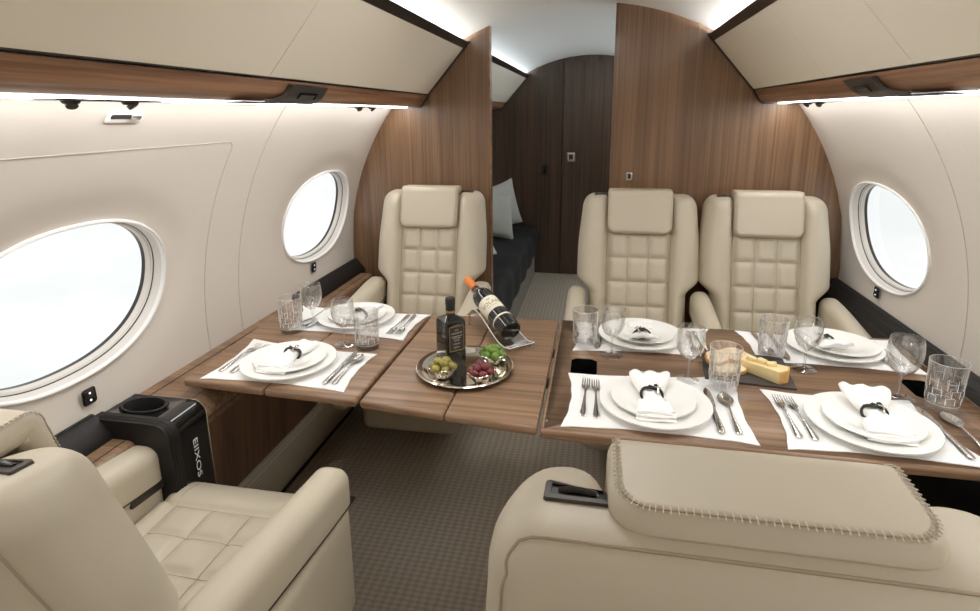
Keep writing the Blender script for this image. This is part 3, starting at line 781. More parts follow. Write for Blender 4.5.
    for ax, wd in arms:
        s_ = 1 if ax > 0 else -1
        def wa(x, y, z):
            f = sm(.02, .34, y); e = sm(-.22, -.05, y)
            zz = z + .004 + (.036 * (1 - sm(-.16, .22, y)) * max(0, min(1, (z - .42) / .12))) - (.016 * f * f) * (1 if z > .5 else .6)
            return (x + s_ * .0, y, zz)
        a = obj('armrest', G().rbox((ax, .065, .561), (wd, .255, .060), .034, .02, wa, nmin=6), L, t, auto=False)
        obj('arm_trim', G().rbox((ax, .068, .5295), (wd + .0008, .2555, .0020), .0015, .02, wa, nmin=3), M['trimdark'], a)
        obj('arm_latch', G().rbox((ax - s_ * .005, .255, .519), (wd - .0035, .055, .009), .003, .02, wa, nmin=3), M['trimdark'], a)
        obj('latch_tip', G().rbox((ax, .3165, .522), (wd - .012, .004, .006), .002, .02, wa, nmin=3), M['trimdark'], a)
        obj('arm_panel', G().rbox((ax, .060, .378), (wd - .002, .250, .150), .03, .03, None, nmin=5), L, a, auto=False)
    return t
AW = ((-.248, .043), (.248, .043))
seat('cream quilted leather seat alone left of the doorway, facing the camera', (-.742, 2.20, 0), PI, AW, -1, 'cream leather cabin seats')
seat('cream quilted leather seat beside the doorway on its right side, facing the camera', (.180, 2.20, 0), PI, ((.252, .038),), 1, 'cream leather cabin seats')
seat('cream quilted leather seat at the right wall below the far window', (.685, 2.20, 0), PI, ((.249, .038), (-.249, .038)), 1, 'cream leather cabin seats')
seat('cream leather seat in the right foreground seen from behind its headrest', (.152, .742, 0), 0, AW, -1, 'cream leather cabin seats')
seat('cream leather seat in the left foreground beside the black cup holder console', (-.822, .742, 0), 0, AW, 1, 'cream leather cabin seats', .27, -.045)

# ------------------------------------------------------------------ place settings
TZ = .7
def placemat(corners, label):
    # corners: near-left, near-right, far-right, far-left
    n = 16; o = []; cx = sum(p[0] for p in corners) / 4; cy = sum(p[1] for p in corners) / 4
    for i in range(4):
        a, b = Vector(corners[i]), Vector(corners[(i + 1) % 4])
        e = b - a; nrm = Vector((-e.y, e.x)).normalized()
        for q in range(n):
            u = q / n; o.append(tuple(a + e * u + nrm * (.016 * (math.sin(PI * u) ** .8) + .0012 * math.sin(u * 23 + i))))
    o = [(x - cx, y - cy) for x, y in o]
    g = G().slab(o, .0004, .0030, .001, 2, fan=True)
    m = obj('placemat', g, M['mat'], loc=(cx, cy, TZ)); tag(m, label, 'placemat', 'white placemats')
def plate_prof(R, b=.55, rise=.016, th=.0035):
    return [(0, .001), (R * b * .9, .001), (R * b, .002), (R * b + .006, .006), (R * .97, rise - .001), (R, rise), (R - .0006, rise + .0022), (R * .965, rise + .0018), (R * b + .004, .0085), (R * b - .004, .0045), (0, .0042)]
PD, PS = plate_prof(.131), plate_prof(.099, .55, .013)
DP = obj('dinner_plate', G().lathe(PD, 72), M['china']); SP = obj('side_plate', G().lathe(PS, 64), M['china'])

# cutlery: strips with a width, a height and a dish along their length
def ribbon(secs, th=.0016, nx=9):
    """secs: (y, half width, z, dish)"""
    T_, B_ = [], []
    for y, w, z, d in secs:
        T_.append([(w * (2 * j / (nx - 1) - 1), y, z + d * (2 * j / (nx - 1) - 1) ** 2 + th * .5 * (1 - (2 * j / (nx - 1) - 1) ** 4) ) for j in range(nx)])
        B_.append([(w * (2 * j / (nx - 1) - 1), y, z + d * (2 * j / (nx - 1) - 1) ** 2 - th * .5 * (1 - (2 * j / (nx - 1) - 1) ** 4)) for j in range(nx)])
    g = G().grid(T_).grid(B_, flip=True)
    for R_ in (0, -1): g.grid([T_[R_], B_[R_]])
    g.grid([[r[0] for r in T_], [r[0] for r in B_]]); g.grid([[r[-1] for r in T_], [r[-1] for r in B_]]); return g
handle = [(-.095, .0022, .0028, 0), (-.092, .0060, .0030, .0), (-.086, .0078, .0034, 0), (-.060, .0058, .0048, 0), (-.030, .0036, .0062, 0), (0, .0027, .0075, 0), (.020, .0026, .0080, 0)]
def fork_g():
    g = ribbon(handle + [(.032, .0030, .0074, 0), (.040, .0075, .0062, .0004), (.048, .0105, .0050, .0008), (.055, .0108, .0042, .0008)], .0030)
    for i in range(4):
        x = -.0087 + i * .0058
        q = ribbon([(.053, .0018, .0046, 0), (.070, .0016, .0040, 0), (.085, .0013, .0050, 0), (.094, .0006, .0068, 0)], .0016, 5); q.v = [(a + x, b, c) for a, b, c in q.v]; g.add(q.v, q.f)
    return g
def spoon_g():
    bowl = []
    for i in range(13):
        u = i / 12; w = .0195 * math.sin(PI * min(1, (u * .96 + .04))) ** .55 * (1 - .18 * u) + .0008
        bowl.append((.030 + .062 * u, w, .0074 - .0056 * math.sin(PI * u) ** .8 - .001 * u, .0055 * math.sin(PI * u) ** .7))
    return ribbon(handle + bowl, .0024)
def knife_g():
    return ribbon([(-.105, .003, .004, 0), (-.102, .0066, .0045, 0), (-.09, .0080, .005, 0), (-.04, .0062, .005, 0), (.0, .0052, .005, 0), (.006, .0058, .005, 0)], .006).add(*(lambda q: (q.v, q.f))(ribbon([(.004, .0062, .005, 0), (.02, .0088, .0050, 0), (.06, .0098, .0050, 0), (.085, .0085, .005, 0), (.100, .0045, .0050, 0), (.106, .0010, .0050, 0)], .0014)))
FK = obj('fork', fork_g(), M['steel'], auto=False); SPN = obj('spoon', spoon_g(), M['steel'], auto=False); KN = obj('table_knife', knife_g(), M['steel'], auto=False)
for o_, c in ((DP, 'plate'), (SP, 'plate'), (FK, 'fork'), (SPN, 'spoon'), (KN, 'knife')): o_['category'] = c

# napkin: pleated fan above the ring, folded tail below
def napkin_g(seed, lift, fanw, tailw, skew=0., curl=0.):
    rnd = random.Random(seed); n = 44; secs = []
    NY = 30
    for i in range(NY + 1):
        v = i / NY; y = -.085 + .160 * v; row = []
        # pinch at v=.55
        pv = .55
        if v < pv: w = .019 + (tailw - .019) * sm(0, 1, (pv - v) / pv) ** .8; h = .014 + .004 * sm(.1, .5, v); zc = .000
        else: w = .019 + (fanw - .019) * sm(0, 1, (v - pv) / (1 - pv)) ** .75; h = .015 - .006 * (v - pv) / (1 - pv); zc = lift * ((v - pv) / (1 - pv)) ** 1.4
        if v < .03: h *= .7
        for j in range(n):
            a = 2 * PI * j / n; c, s_ = math.cos(a), math.sin(a)
            x = w * (abs(c) ** .8) * (1 if c >= 0 else -1); z = h * (abs(s_) ** .7) * (1 if s_ >= 0 else -.35)
            amp = .0035 * sm(.25, .5, v) * (.5 + abs(v - pv))
            z += amp * math.sin(x / .019 * (1.9 + .8 * math.sin(seed)) * (.019 / w) * 3.2 + seed) * (1 if s_ > -.2 else .6)
            xe = x / max(w, 1e-6)
            yy = y + (.010 * math.cos(xe * 1.5) * sm(.8, 1, v)) - .004 * xe * xe * (1 - sm(0, .2, v))
            zz = z + zc + curl * xe * xe * sm(.6, 1, v) + h * .35
            row.append((x + skew * (v - pv), yy, zz))
        secs.append(row)
    g = G().grid(secs, closev=True)
    for r_, fl in ((0, True), (NY, False)):
        b = r_ * n; g.f.append(tuple(b + (n - 1 - j if fl else j) for j in range(n))); g.m.append(0)
    # stacked folds at the tail
    for q, (dy, zz) in enumerate(((-.100, .0022), (-.094, .0085), (-.088, .0145))):
        yb_ = dy; o = [(-tailw * (1.05 - .04 * q), yb_), (tailw * (1.03 - .05 * q), yb_ + .004 * q), (tailw * .80, -.03), (-tailw * .82, -.03)]
        den = []
        for i in range(4):
            a, b = Vector(o[i]), Vector(o[(i + 1) % 4])
            for e in range(6): den.append(tuple(a + (b - a) * e / 6))
        g.slab(den, zz - .0022, zz + .0028, .0024, 3, fn=lambda x, y, z, q=q: (x - skew * .4, y, z + .0012 * math.sin(x * 90 + q * 2)), fan=True)
    return g
def ring_g():
    g = G(); pts = []
    for q in range(28):
        a = 2 * PI * q / 28; pts.append((.0235 * math.cos(a), .003 * math.sin(3 * a), .010 + .0165 * math.sin(a)))
    g.tube(pts, .0028, 8, closed=True)
    g.tube([(p[0] * .98, p[1] + .005, p[2]) for p in pts], .0022, 8, closed=True); return g
RG = thing('napkin_ring', None, 'napkin ring')
obj('cord_band', ring_g(), M['cord'], RG)
obj('cord_knot', G().tube([(.002 + .009 * math.sin(q * .7), -.006 + .003 * q / 2, .0265 + .003 * math.cos(q * 1.1)) for q in range(14)], .0026, 7), M['cord'], RG)
obj('silver_toggle', G().tube([(.012, -.016, .024), (.012, -.012, .0285), (.012, .010, .0285), (.012, .014, .026)], [.0028, .0022, .0022, .003], 8).tube([(.004, -.002, .030), (.020, -.002, .029)], .002, 8), M['silver'], RG)

def tumbler():
    g = G(); n = 96; H = .117; P = []
    for i in range(41):
        z = H * i / 40; r = .0338 + .0050 * z / H; row = []
        for j in range(n):
            a = 2 * PI * j / n; d = 0
            if .020 < z < .074:
                kz = sm(.020, .024, z) * (1 - sm(.070, .074, z)); zz = (z - .020) / .018; band = int(zz)
                u = (a / (2 * PI) * 12 + .5 * (band % 2)) % 1; v = zz % 1
                d = -.0016 * kz * (1 - max(abs(u - .5), abs(v - .5)) * 2)
            row.append(((r + d) * math.cos(a), (r + d) * math.sin(a), z))
        P.append(row)
    base = [[(q * .0338 * math.cos(2 * PI * j / n), q * .0338 * math.sin(2 * PI * j / n), 0) for j in range(n)] for q in (0.001, .9)]
    inn = [[(r * math.cos(2 * PI * j / n), r * math.sin(2 * PI * j / n), z) for j in range(n)] for r, z in ((.0380, H + .0006), (.0372, H), (.0352, .07), (.0322, .022), (.028, .016), (.0001, .0145))]
    g.grid(base + P + inn, closev=True); return g
def wineglass():
    prof = [(.0001, 0), (.0335, .0), (.0345, .0012), (.030, .0028), (.012, .005), (.0045, .010), (.0033, .020), (.0031, .045), (.0042, .056), (.012, .063), (.024, .074), (.0325, .090), (.0362, .106), (.0362, .122), (.0345, .138), (.0325, .150),
            (.0318, .1505), (.0313, .150), (.0333, .138), (.0350, .122), (.0350, .106), (.0313, .091), (.0228, .0755), (.011, .0650), (.0001, .0625)]
    return G().lathe(prof, 56)
TB = thing('tumbler', None, 'drinking glass')
obj('glass_wall', tumbler(), M['crystal'], TB, fix=False, auto=True)
g = G()
for band in range(3):
    z0_ = .0205 + band * .0180; z1_ = z0_ + .0172
    for q in range(12):
        a0 = 2 * PI * (q - .5 * (band % 2)) / 12; R0 = lambda z: .0338 + .0050 * z / .117 + .0001
        n_ = 6; a1 = a0 + 2 * PI / 12
        if (q + band) % 2 == 0:
            g.tube([(R0(z1_) * math.cos(a0 + (a1 - a0) * e / n_), R0(z1_) * math.sin(a0 + (a1 - a0) * e / n_), z1_) for e in range(n_ + 1)], .00055, 4)
        g.tube([(R0(z) * math.cos(a0), R0(z) * math.sin(a0), z) for z in (z0_, (z0_ + z1_) / 2, z1_ + (.012 if band == 2 else 0))], [.0007, .0010, .0004], 5)
g.tube([(.0338 * math.cos(2 * PI * q / 40), .0338 * math.sin(2 * PI * q / 40), .0155) for q in range(40)], .0007, 4, closed=True)
g.tube([(.0384 * math.cos(2 * PI * q / 40), .0384 * math.sin(2 * PI * q / 40), .117) for q in range(40)], .0005, 4, closed=True)
obj('cut_glints', g, M['glint'], TB, fix=False)  # cut edges of clear crystal, their glints drawn as white lines
WG = obj('wine_glass', wineglass(), M['thin'], fix=False, auto=False); WG['category'] = 'wine glass'
protos = dict(DP=DP, SP=SP, FK=FK, SPN=SPN, KN=KN, RG=RG, TB=TB, WG=WG); used = set()
def put(k, loc, rz, label, group, scale=None):
    o = protos[k]
    if k in used: return dup(o, loc, rz, label, group, scale)
    used.add(k); o.location = loc; o.rotation_euler = (0, 0, rz); o['label'] = label; o['group'] = group
    if scale: o.scale = (scale,) * 3
    return o
# name, centre, turn, mat corners, forks x, knife x/y, spoon, tumbler, wine glass, small plate offset
SET = [
 ('near left setting', (-.840, 1.340), 0, [(-1.035, 1.219), (-.615, 1.213), (-.620, 1.452), (-1.054, 1.495)], (-.165, -.132), .155, .178, (-.672, 1.499), (-.748, 1.503), (.002, .004), .97),
 ('far left setting', (-.800, 1.712), PI, [(-.985, 1.585), (-.578, 1.560), (-.562, 1.800), (-1.062, 1.816)], (-.162, -.188), .128, .150, (-.971, 1.581), (-.925, 1.640), (.003, .0), .97),
 ('middle front setting', (.153, 1.275), 0, [(-.063, 1.148), (.360, 1.146), (.384, 1.480), (-.060, 1.423)], (-.165, -.138), .135, .172, (.333, 1.400), (.253, 1.436), (-.004, .006), 1),
 ('middle back setting', (.150, 1.704), PI, [(-.056, 1.574), (.346, 1.594), (.372, 1.822), (-.060, 1.820)], (-.150, -.172), .131, .145, (-.021, 1.615), (.058, 1.563), (.004, .006), .97),
 ('right front setting', (.615, 1.264), 0, [(.411, 1.142), (.800, 1.136), (.765, 1.415), (.424, 1.414)], (-.165, -.137), .147, .192, (.822, 1.391), (.745, 1.425), (.006, .004), 1),
 ('right back setting', (.700, 1.712), PI, [(.458, 1.585), (.890, 1.572), (.905, 1.815), (.452, 1.822)], (-.118, -.142), .150, .196, (.508, 1.627), (.575, 1.559), (.022, .0), .97)]
NK = {0: (3, .010, .044, .042, .02, .0), 1: (5, .014, .045, .044, -.01, .0), 2: (1, .024, .050, .044, .0, .008), 3: (8, .030, .044, .040, 0, -.01), 4: (2, .030, .054, .046, -.01, .008), 5: (6, .020, .046, .044, .01, .0)}
RZN = {0: .03, 1: PI - .12, 2: .02, 3: PI, 4: -.10, 5: PI + .25}
NOFF = {0: (-.001, .010), 1: (.02, -.004), 2: (-.006, .004), 3: (.0, -.02), 4: (.015, .012), 5: (-.025, .01)}
for i, (nm, c, rz, mc, fx, kx, sx, tb, wg, so, sc) in enumerate(SET):
    R2 = Matrix.Rotation(rz, 2); P2 = lambda x, y: Vector(c) + R2 @ Vector((x, y))
    placemat(mc, 'white four-pointed placemat under the %s' % nm)
    put('DP', (*c, TZ + .0032), 0, 'large white dinner plate of the %s' % nm, 'white dinner plates')
    put('SP', (c[0] + so[0], c[1] + so[1], TZ + .0118), 0, 'smaller white plate on top of the %s plate' % nm, 'smaller white plates')
    nk = NK[i]; g = napkin_g(*nk); no = NOFF[i]
    n_ = obj('napkin', g, M['linen'], loc=(c[0] + no[0], c[1] + no[1], TZ + .0165), rot=(0, 0, RZN[i]), auto=False)
    tag(n_, 'folded white linen napkin on the %s plate' % nm, 'napkin', 'white napkins')
    rp = Vector((c[0] + no[0], c[1] + no[1])) + Matrix.Rotation(RZN[i], 2) @ Vector((0, .009))
    put('RG', (rp.x, rp.y, TZ + .0165), RZN[i] + (.12 if i % 2 else -.1), 'black cord and silver napkin ring of the %s' % nm, 'napkin rings', 1.08)
    zc = TZ + .0028
    for q, f in enumerate(fx):
        p = P2(f, .018 - .004 * q + (.0 if i != 1 else .01)); put('FK', (p.x, p.y, zc), rz + (.02 if q else -.02), '%s steel fork of the %s' % ('outer' if (abs(f) > abs(fx[1 - q])) else 'inner', nm), 'steel forks')
    p = P2(kx, .005); put('KN', (p.x, p.y, zc), rz, 'steel table knife of the %s' % nm, 'steel knives')
    p = P2(sx, .000); put('SPN', (p.x, p.y, zc), rz, 'steel spoon of the %s' % nm, 'steel spoons')
    mt = .0028 if i in (3, 5, 4) else 0
    put('TB', (tb[0], tb[1], TZ + mt), i * .3, 'cut crystal tumbler of the %s' % nm, 'cut crystal tumblers')
    put('WG', (wg[0], wg[1], TZ), 0, 'clear stemmed wine glass of the %s' % nm, 'wine glasses', 1.06 if i == 4 else sc)

# ------------------------------------------------------------------ tray, bottles and food
g = G().lathe([(0, .002), (.098, .002), (.106, .004), (.112, .010), (.128, .0125), (.134, .012), (.135, .0135), (.132, .0155), (.126, .0150), (.113, .0128), (.106, .0072), (.098, .0045), (0, .0045)], 72)
tr = obj('serving_tray', g, M['silver'], loc=(-.343, 1.398, TZ)); tag(tr, 'round polished silver tray on the bridge leaf', 'tray')
# square oil bottle
t = thing('oil_bottle', 'square black oil bottle with a dark label standing on the silver tray', 'bottle', (-.386, 1.418, TZ + .0045), D(44))
P = []; KB = 1.05
for s_, z, r in ((.020, 0, .006), (.0285, .001, .006), (.030, .004, .006), (.0300, .128, .006), (.0285, .137, .008), (.020, .143, .010), (.0125, .147, .011), (.0115, .153, .0114), (.0115, .165, .0114)):
    P.append([(x, y, z) for x, y in rrect(0, 0, s_ * KB, s_ * KB, min(r, s_ * .98), 5)])
g = G().grid(P, closev=True); n = len(P[0]); g.f.append(tuple(reversed(range(n)))); g.m.append(0)
obj('bottle_body', g, M['bottle'], t)
obj('bottle_cap', G().lathe([(0, .1965), (.0125, .1965), (.0138, .194), (.0138, .178), (.0130, .177), (.0130, .163), (.0118, .162), (0, .162)], 28), M['cord'], t)
obj('neck_band', G().lathe([(.0116, .1555), (.0136, .1555), (.0136, .1615), (.0116, .1615)], 28), M['gold'], t)
lb = obj('front_label', G().rbox((0, -.0318, .088), (.0235, .0008, .036), .0006, .02), M['blabel'], t)
g = G()
for a, b in (((-.022, .053), (.022, .053)), ((.022, .053), (.022, .123)), ((.022, .123), (-.022, .123)), ((-.022, .123), (-.022, .053))): g.tube([(a[0], -.0328, a[1]), (b[0], -.0328, b[1])], .0009, 5)
obj('label_border', g, M['gold'], lb)
g = G(); rnd = random.Random(4)
for z, w, h in ((.113, .006, .002), (.104, .016, .003), (.095, .017, .002), (.090, .012, .0014), (.083, .008, .002), (.073, .010, .0022), (.063, .009, .002)):
    x = -w; pts = []; fl = 1
    while x < w: pts.append((x, -.0330, z + fl * h * rnd.uniform(.5, 1))); x += .0013; fl = -fl
    g.tube(pts, .0005, 4)
obj('label_print', g, M['label'], lb)
g = G()
for r_ in (.016, .0125): g.tube([(r_ * math.cos(q * .4), -.0318, .030 + r_ * math.sin(q * .4)) for q in range(16)], .0007, 5, closed=True)
obj('embossed_seal', g, M['grey'], t)

# olive bowls
def bowl_g():
    g = G(); n = 48; P = []
    for r, z, k in ((.0001, .001, 0), (.017, .001, 0), (.019, .002, .1), (.0285, .016, .6), (.0365, .031, 1), (.0355, .0318, 1), (.0272, .0170, .6), (.017, .004, .1), (.0001, .0035, 0)):
        row = []
        for j in range(n):
            a = 2 * PI * j / n; q = 1 + k * .09 * math.cos(4 * a); row.append((r * q * math.cos(a), r * q * math.sin(a), z + k * .004 * math.cos(4 * a)))
        P.append(row)
    return g.grid(P, closev=True)
BW = obj('snack_bowl', bowl_g(), M['silver']); BW['category'] = 'bowl'; BW['group'] = 'small silver bowls'
OV = G()
P = [[(.0098 * math.sin(PI * i / 12) * math.cos(2 * PI * j / 16), .0098 * math.sin(PI * i / 12) * math.sin(2 * PI * j / 16), -.0122 * math.cos(PI * i / 12)) for j in range(16)] for i in range(13)]
OV.grid(P, closev=True)
first = True
for bi, (bx, by, key, word, s_) in enumerate(((-.388, 1.335, 'olive_y', 'yellow-green', 1.0), (-.282, 1.325, 'olive_r', 'dark red', 1.0), (-.272, 1.440, 'olive_g', 'bright green', 1.12))):
    b = BW if first else BW.copy()
    if not first: COL.objects.link(b)
    first = False; b.location = (bx, by, TZ + .0045); b.rotation_euler = (0, 0, .4 + bi * .3); b['label'] = 'small square silver bowl holding %s olives' % word
    om = G(); om.v = [tuple(q * s_ * 1.16 for q in p) for p in OV.v]; om.f = OV.f; om.m = OV.m
    o0 = obj('olive', om, M[key], auto=False); rnd = random.Random(bi + 2)
    spots = [(0, 0, .014), (.014, .004, .015), (-.013, .006, .015), (.002, -.014, .015), (.0, .015, .015)]
    spots += [(.0245 * math.cos(q * 2 * PI / 6 + bi) + rnd.uniform(-.001, .001), .0245 * math.sin(q * 2 * PI / 6 + bi), .031 + rnd.uniform(-.001, .003)) for q in range(6)] + [(.0125 * math.cos(q * 2 * PI / 3 + 1 + bi), .0125 * math.sin(q * 2 * PI / 3 + 1 + bi), .045 + rnd.uniform(-.002, .002)) for q in range(3)]
    for qi, (x, y, z) in enumerate(spots):
        o = o0 if qi == 0 else o0.copy()
        if qi: COL.objects.link(o)
        o.location = (bx + x, by + y, TZ + .0045 + z); o.rotation_euler = (PI / 2 + rnd.uniform(-.4, .4), 0, rnd.uniform(0, PI))
        tag(o, '%s olive heaped in its small silver bowl' % word, 'olive', '%s olives' % word)

# wine bottle on its curved acrylic cradle
Bp = Vector((-.240, 1.580, TZ + .048)); Tp = Vector((-.433, 1.806, TZ + .143)); ax = (Tp - Bp).normalized(); Lb = .302
t = thing('wine_bottle', 'dark wine bottle with an orange capsule lying tilted on a clear cradle', 'bottle', tuple(Bp))
t.rotation_euler = ax.to_track_quat('Z', 'Y').to_euler()
R_ = .034
body = [(0, .006), (R_ * .55, .002), (R_ * .9, 0), (R_, .004), (R_, .178), (R_ * .985, .188), (R_ * .86, .203), (R_ * .60, .217), (R_ * .42, .230), (.0128, .245), (.0122, .296), (0, .297)]
obj('bottle_body', G().lathe(body, 48), M['bottle'], t)
obj('capsule', G().lathe([(.0138, .238), (.0140, .240), (.0136, .298), (.0130, .302), (0, .303)], 32), [M['orange']], t)
obj('neck_collar', G().lathe([(.0148, .226), (.0143, .239), (.0139, .241)], 32), M['cord'], t)
lb = obj('front_label', G().lathe([(R_ + .0002, .088), (R_ + .0007, .0885), (R_ + .0007, .1495), (R_ + .0002, .150)], 64), M['label'], t)
obj('label_band', G().lathe([(R_ + .0002, .049), (R_ + .0007, .0495), (R_ + .0007, .0555), (R_ + .0002, .056)], 64), M['label'], t)
# print bent round the label; camera looks from above and the front
camv = (Vector((0, 0, 1.39)) - Bp); q_ = t.rotation_euler.to_matrix().transposed() @ camv; am = math.atan2(q_.y, q_.x)
g = text_mesh('SOLAN', .021)
def bend(x, y, z, zc): 
    a = am + .25 + x / (R_ + .001); rr_ = R_ + .0012 + z; return (rr_ * math.cos(a), rr_ * math.sin(a), zc + y)
g.v = [bend(p[0], p[1], p[2], .118) for p in g.v]; obj('label_print', g, M['gold'], lb, smooth=False)
g = G().tube([bend(-.006 + .0015 * q, .002 * math.sin(q), 0, .135) for q in range(9)], .0009, 5).tube([bend(-.018 + .004 * q, 0, 0, .103) for q in range(10)], .0005, 4)
obj('label_crest', g, M['grey'], lb)
t = thing('bottle_cradle', 'clear curved acrylic wine cradle holding the tilted bottle', 'bottle holder', (0, 0, TZ))
dxy = Vector((Tp.x - Bp.x, Tp.y - Bp.y)).normalized(); nxy = Vector((-dxy.y, dxy.x))
O = Vector((-.240, 1.595)); P = []; Q = []
for i in range(41):
    u = i / 40; s_ = -.055 + .275 * u
    z = .006 + .062 * sm(.12, .78, u) * (1 - .55 * sm(.80, 1.0, u)) + .006 * (1 - sm(0, .12, u))
    P.append([(*(O + dxy * s_ + nxy * w), z + .0) for w in (-.045, -.03, 0, .03, .045)]); Q.append([(*(O + dxy * s_ + nxy * w), z + .004) for w in (-.045, -.03, 0, .03, .045)])
g = G().grid(P, flip=True).grid(Q); g.grid([P[0], Q[0]]); g.grid([P[-1], Q[-1]], flip=True); g.grid([[r[0] for r in P], [r[0] for r in Q]]); g.grid([[r[-1] for r in P], [r[-1] for r in Q]])
obj('cradle_sheet', g, M['acrylic'], t)
g = G()
for e in (0, -1): g.tube([(r[e][0], r[e][1], r[e][2]) for r in Q], .0016, 6)
g.tube(Q[0], .0016, 6).tube(Q[-1], .0016, 6)
obj('edge_glint', g, M['glint'], t)  # bright edges of the clear sheet, glints painted on as white tubes
for i in (2, 39):
    for w in (-.036, .036):
        s_ = -.055 + .275 * i / 40; p = O + dxy * s_ + nxy * w; zt = P[i][0][2]
        obj('foot', G().lathe([(0, 0), (.0045, 0), (.005, .002), (.004, zt), (0, zt)], 14, (p.x, p.y, 0)), M['silver'], t)

# slate with bread and cheese
sl = obj('slate_board', G().slab([(.298, 1.446), (.516, 1.424), (.536, 1.618), (.318, 1.640)], 0, .006, .0012, 2), M['slate'], loc=(0, 0, TZ)); tag(sl, 'dark slate board carrying bread and cheese', 'serving board')
def bread(label, loc, rz, tilt, sc=1.):
    t = thing('bread_slice', label, 'bread', loc, rz, 'bread slices'); o = []
    for j in range(40):
        a = 2 * PI * j / 40; r = .036 + .004 * math.cos(2 * a) + .003 * math.cos(3 * a + .8); o.append((r * 1.2 * math.cos(a) * sc, r * .85 * math.sin(a) * sc))
    Mx = Matrix.Rotation(tilt, 4, 'X')
    obj('crust', G().slab(o, 0, .012, .003, 3).xform(Mx), M['crust'], t); obj('crumb', G().slab([(x * .93, y * .92) for x, y in o], .0005, .0128, .001, 2).xform(Mx), M['crumb'], t)
bread('bread slice lying nearest on the slate behind the crystal tumbler', (.362, 1.492, TZ + .008), .2, .10)
bread('bread slice at the left end of the slate', (.340, 1.560, TZ + .012), 1.2, .22, .85)
bread('bread slice leaning at the back of the slate', (.395, 1.555, TZ + .022), -.5, .32)
bread('bread slice in the middle of the stack on the slate', (.345, 1.525, TZ + .022), .6, .10, .9)
t = thing('cheese_wedge', 'pale yellow wedge of cheese with orange rind on the slate', 'cheese', (.452, 1.490, TZ + .006), D(-38))
o = [(-.062, -.012), (.052, -.026), (.060, .0), (.052, .028), (-.060, .014)]
obj('cheese_body', G().slab(o, 0, .030, .002, 2, fn=lambda x, y, z: (x, y, z * (1 + .15 * (x > 0)))), M['cheese'], t)
obj('rind', G().slab([(.050, -.0262), (.055, -.024), (.063, .0), (.055, .027), (.050, .0283), (.058, .0)], .0005, .0352, .001, 2), M['rind'], t)
for q, (x, y, a) in enumerate(((-.035, .0, .3), (-.008, .004, -.2), (.018, .002, .4))):
    obj('cheese_cube', G().rbox((0, 0, 0), (.012, .009, .006), .003, .01).xform(Matrix.Translation((x, y, .0365)) @ Matrix.Rotation(a, 4, 'Z') @ Matrix.Rotation(.25 - .2 * q, 4, 'Y')), M['cheese'], t)

# ------------------------------------------------------------------ room beyond the doorway
t = thing('divan', 'low divan bed with a black quilt and pale skirt beyond the doorway', 'bed', (0, 0, 0))
obj('skirt', G().box(-1.05, -.525, 2.75, 4.82, 0, .22), M['skirt'], t, smooth=False)
def wq(x, y, z):
    zz = z + (.006 * math.sin(y * 14) * sm(-.62, -.5, x) + .004 * math.sin(y * 14 + 1)) * (1 if z > .3 else .4)
    return (x + .006 * math.sin(y * 18), y, zz)
obj('quilt', G().rbox((-.78, 3.79, .315), (.285, 1.03, .125), .055, .035, wq), M['quilt'], t, auto=False)
def pillow(label, loc, rot):
    t = thing('throw_pillow', label, 'pillow', loc, 0, 'pale throw pillows'); t.rotation_euler = rot
    N = 26; T_, B_ = [], []
    for i in range(N + 1):
        a, b = [], []
        for j in range(N + 1):
            u, v = 2 * i / N - 1, 2 * j / N - 1; e = (max(0, 1 - u * u) * max(0, 1 - v * v)) ** .42
            sx = .185 * u * (1 - .10 * (1 - v * v) * 1.0 + .0); sy = .185 * v * (1 - .10 * (1 - u * u))
            a.append((sx, sy, .065 * e)); b.append((sx, sy, -.065 * e))
        T_.append(a); B_.append(b)
    g = G().grid(T_).grid(B_, flip=True); obj('pillow_cover', g, M['pillow'], t, auto=False)
    ed = T_[0] + [r[-1] for r in T_[1:]] + list(reversed(T_[-1]))[1:] + [r[0] for r in reversed(T_[1:-1])]
    obj('piping', G().tube(ed, .005, 6, closed=True), M['pilltrim'], t)
pillow('pale throw pillow standing in front on the black quilt', (-.80, 4.22, .635), (D(72), D(8), D(28)))
pillow('pale throw pillow leaning behind the front pillow', (-.77, 4.45, .66), (D(80), D(-10), D(50)))
b = obj('magazine', G().rbox((0, 0, .006), (.10, .14, .006), .002, .05), M['white'], loc=(-.80, 3.80, .447), rot=(0, 0, .3)); tag(b, 'white magazine lying on the black quilt', 'magazine')

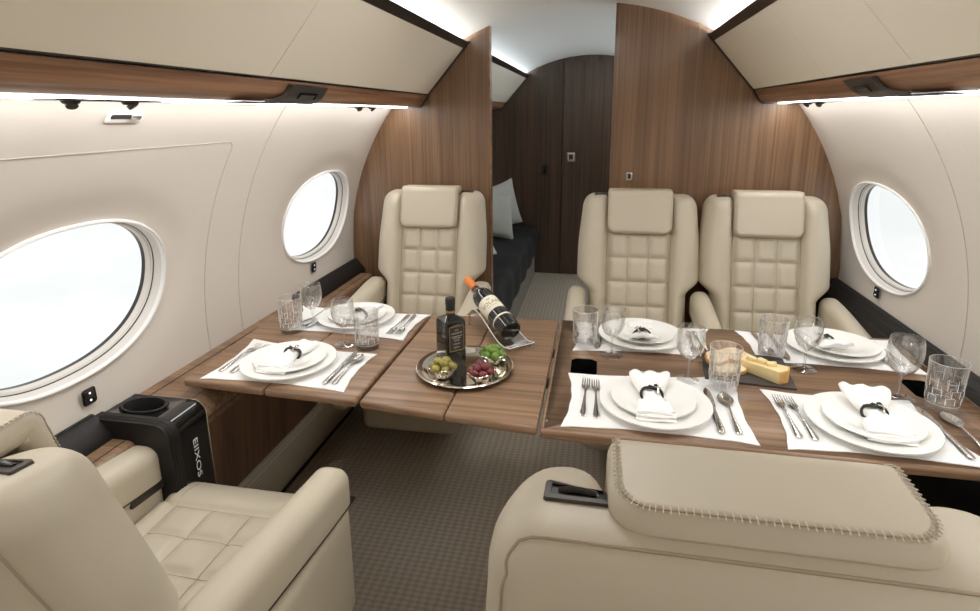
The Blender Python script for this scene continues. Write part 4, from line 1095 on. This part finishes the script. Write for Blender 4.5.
# ------------------------------------------------------------------ sky
w = bpy.data.worlds.new('sky'); S.world = w; w.use_nodes = True; nt = w.node_tree
for n in list(nt.nodes): nt.nodes.remove(n)
out = nt.nodes.new('ShaderNodeOutputWorld'); bg = nt.nodes.new('ShaderNodeBackground'); nt.links.new(bg.outputs[0], out.inputs[0])
tc = nt.nodes.new('ShaderNodeTexCoord'); mp = nt.nodes.new('ShaderNodeMapping'); mp.inputs['Scale'].default_value = (1, 1, 2.2)
n = nt.nodes.new('ShaderNodeTexNoise'); n.inputs['Scale'].default_value = 4.2; n.inputs['Detail'].default_value = 7; n.inputs['Roughness'].default_value = .55
r = nt.nodes.new('ShaderNodeValToRGB'); r.color_ramp.elements[0].position = .42; r.color_ramp.elements[1].position = .60
r.color_ramp.elements[0].color = (.895, .935, .93, 1); r.color_ramp.elements[1].color = (1, 1, .995, 1)
nt.links.new(tc.outputs['Generated'], mp.inputs[0]); nt.links.new(mp.outputs[0], n.inputs['Vector']); nt.links.new(n.outputs[0], r.inputs[0]); nt.links.new(r.outputs[0], bg.inputs[0])
bg.inputs[1].default_value = .80
# daylight portals in the window openings
# ------------------------------------------------------------------ camera
cam = bpy.data.cameras.new('camera'); co = bpy.data.objects.new('camera', cam); COL.objects.link(co); S.camera = co
cam.sensor_fit = 'HORIZONTAL'; cam.sensor_width = 36; cam.lens = 561.406 * 36 / 980
cam.shift_x = (490 - 489.475) / 980; cam.shift_y = (247.967 - 305.5) / 980; cam.clip_start = .02
Rm = Matrix(((.98213145, -.03554155, .18480965), (.1880047, .22957972, -.95495936), (-.00848781, .97264071, .23215944)))
co.matrix_world = Matrix.Translation((0, 0, 1.39)) @ Rm.to_4x4()
S.view_settings.view_transform = 'Standard'; S.view_settings.look = 'None'; S.view_settings.gamma = 1; S.view_settings.use_curve_mapping = False
S.view_settings.exposure = 0.42
S.cycles.max_bounces = 14; S.cycles.diffuse_bounces = 8; S.cycles.glossy_bounces = 6; S.cycles.transmission_bounces = 12; S.cycles.transparent_max_bounces = 24
S.cycles.use_denoising = True; S.cycles.caustics_reflective = False; S.cycles.caustics_refractive = False
S.cycles.sample_clamp_indirect = 4
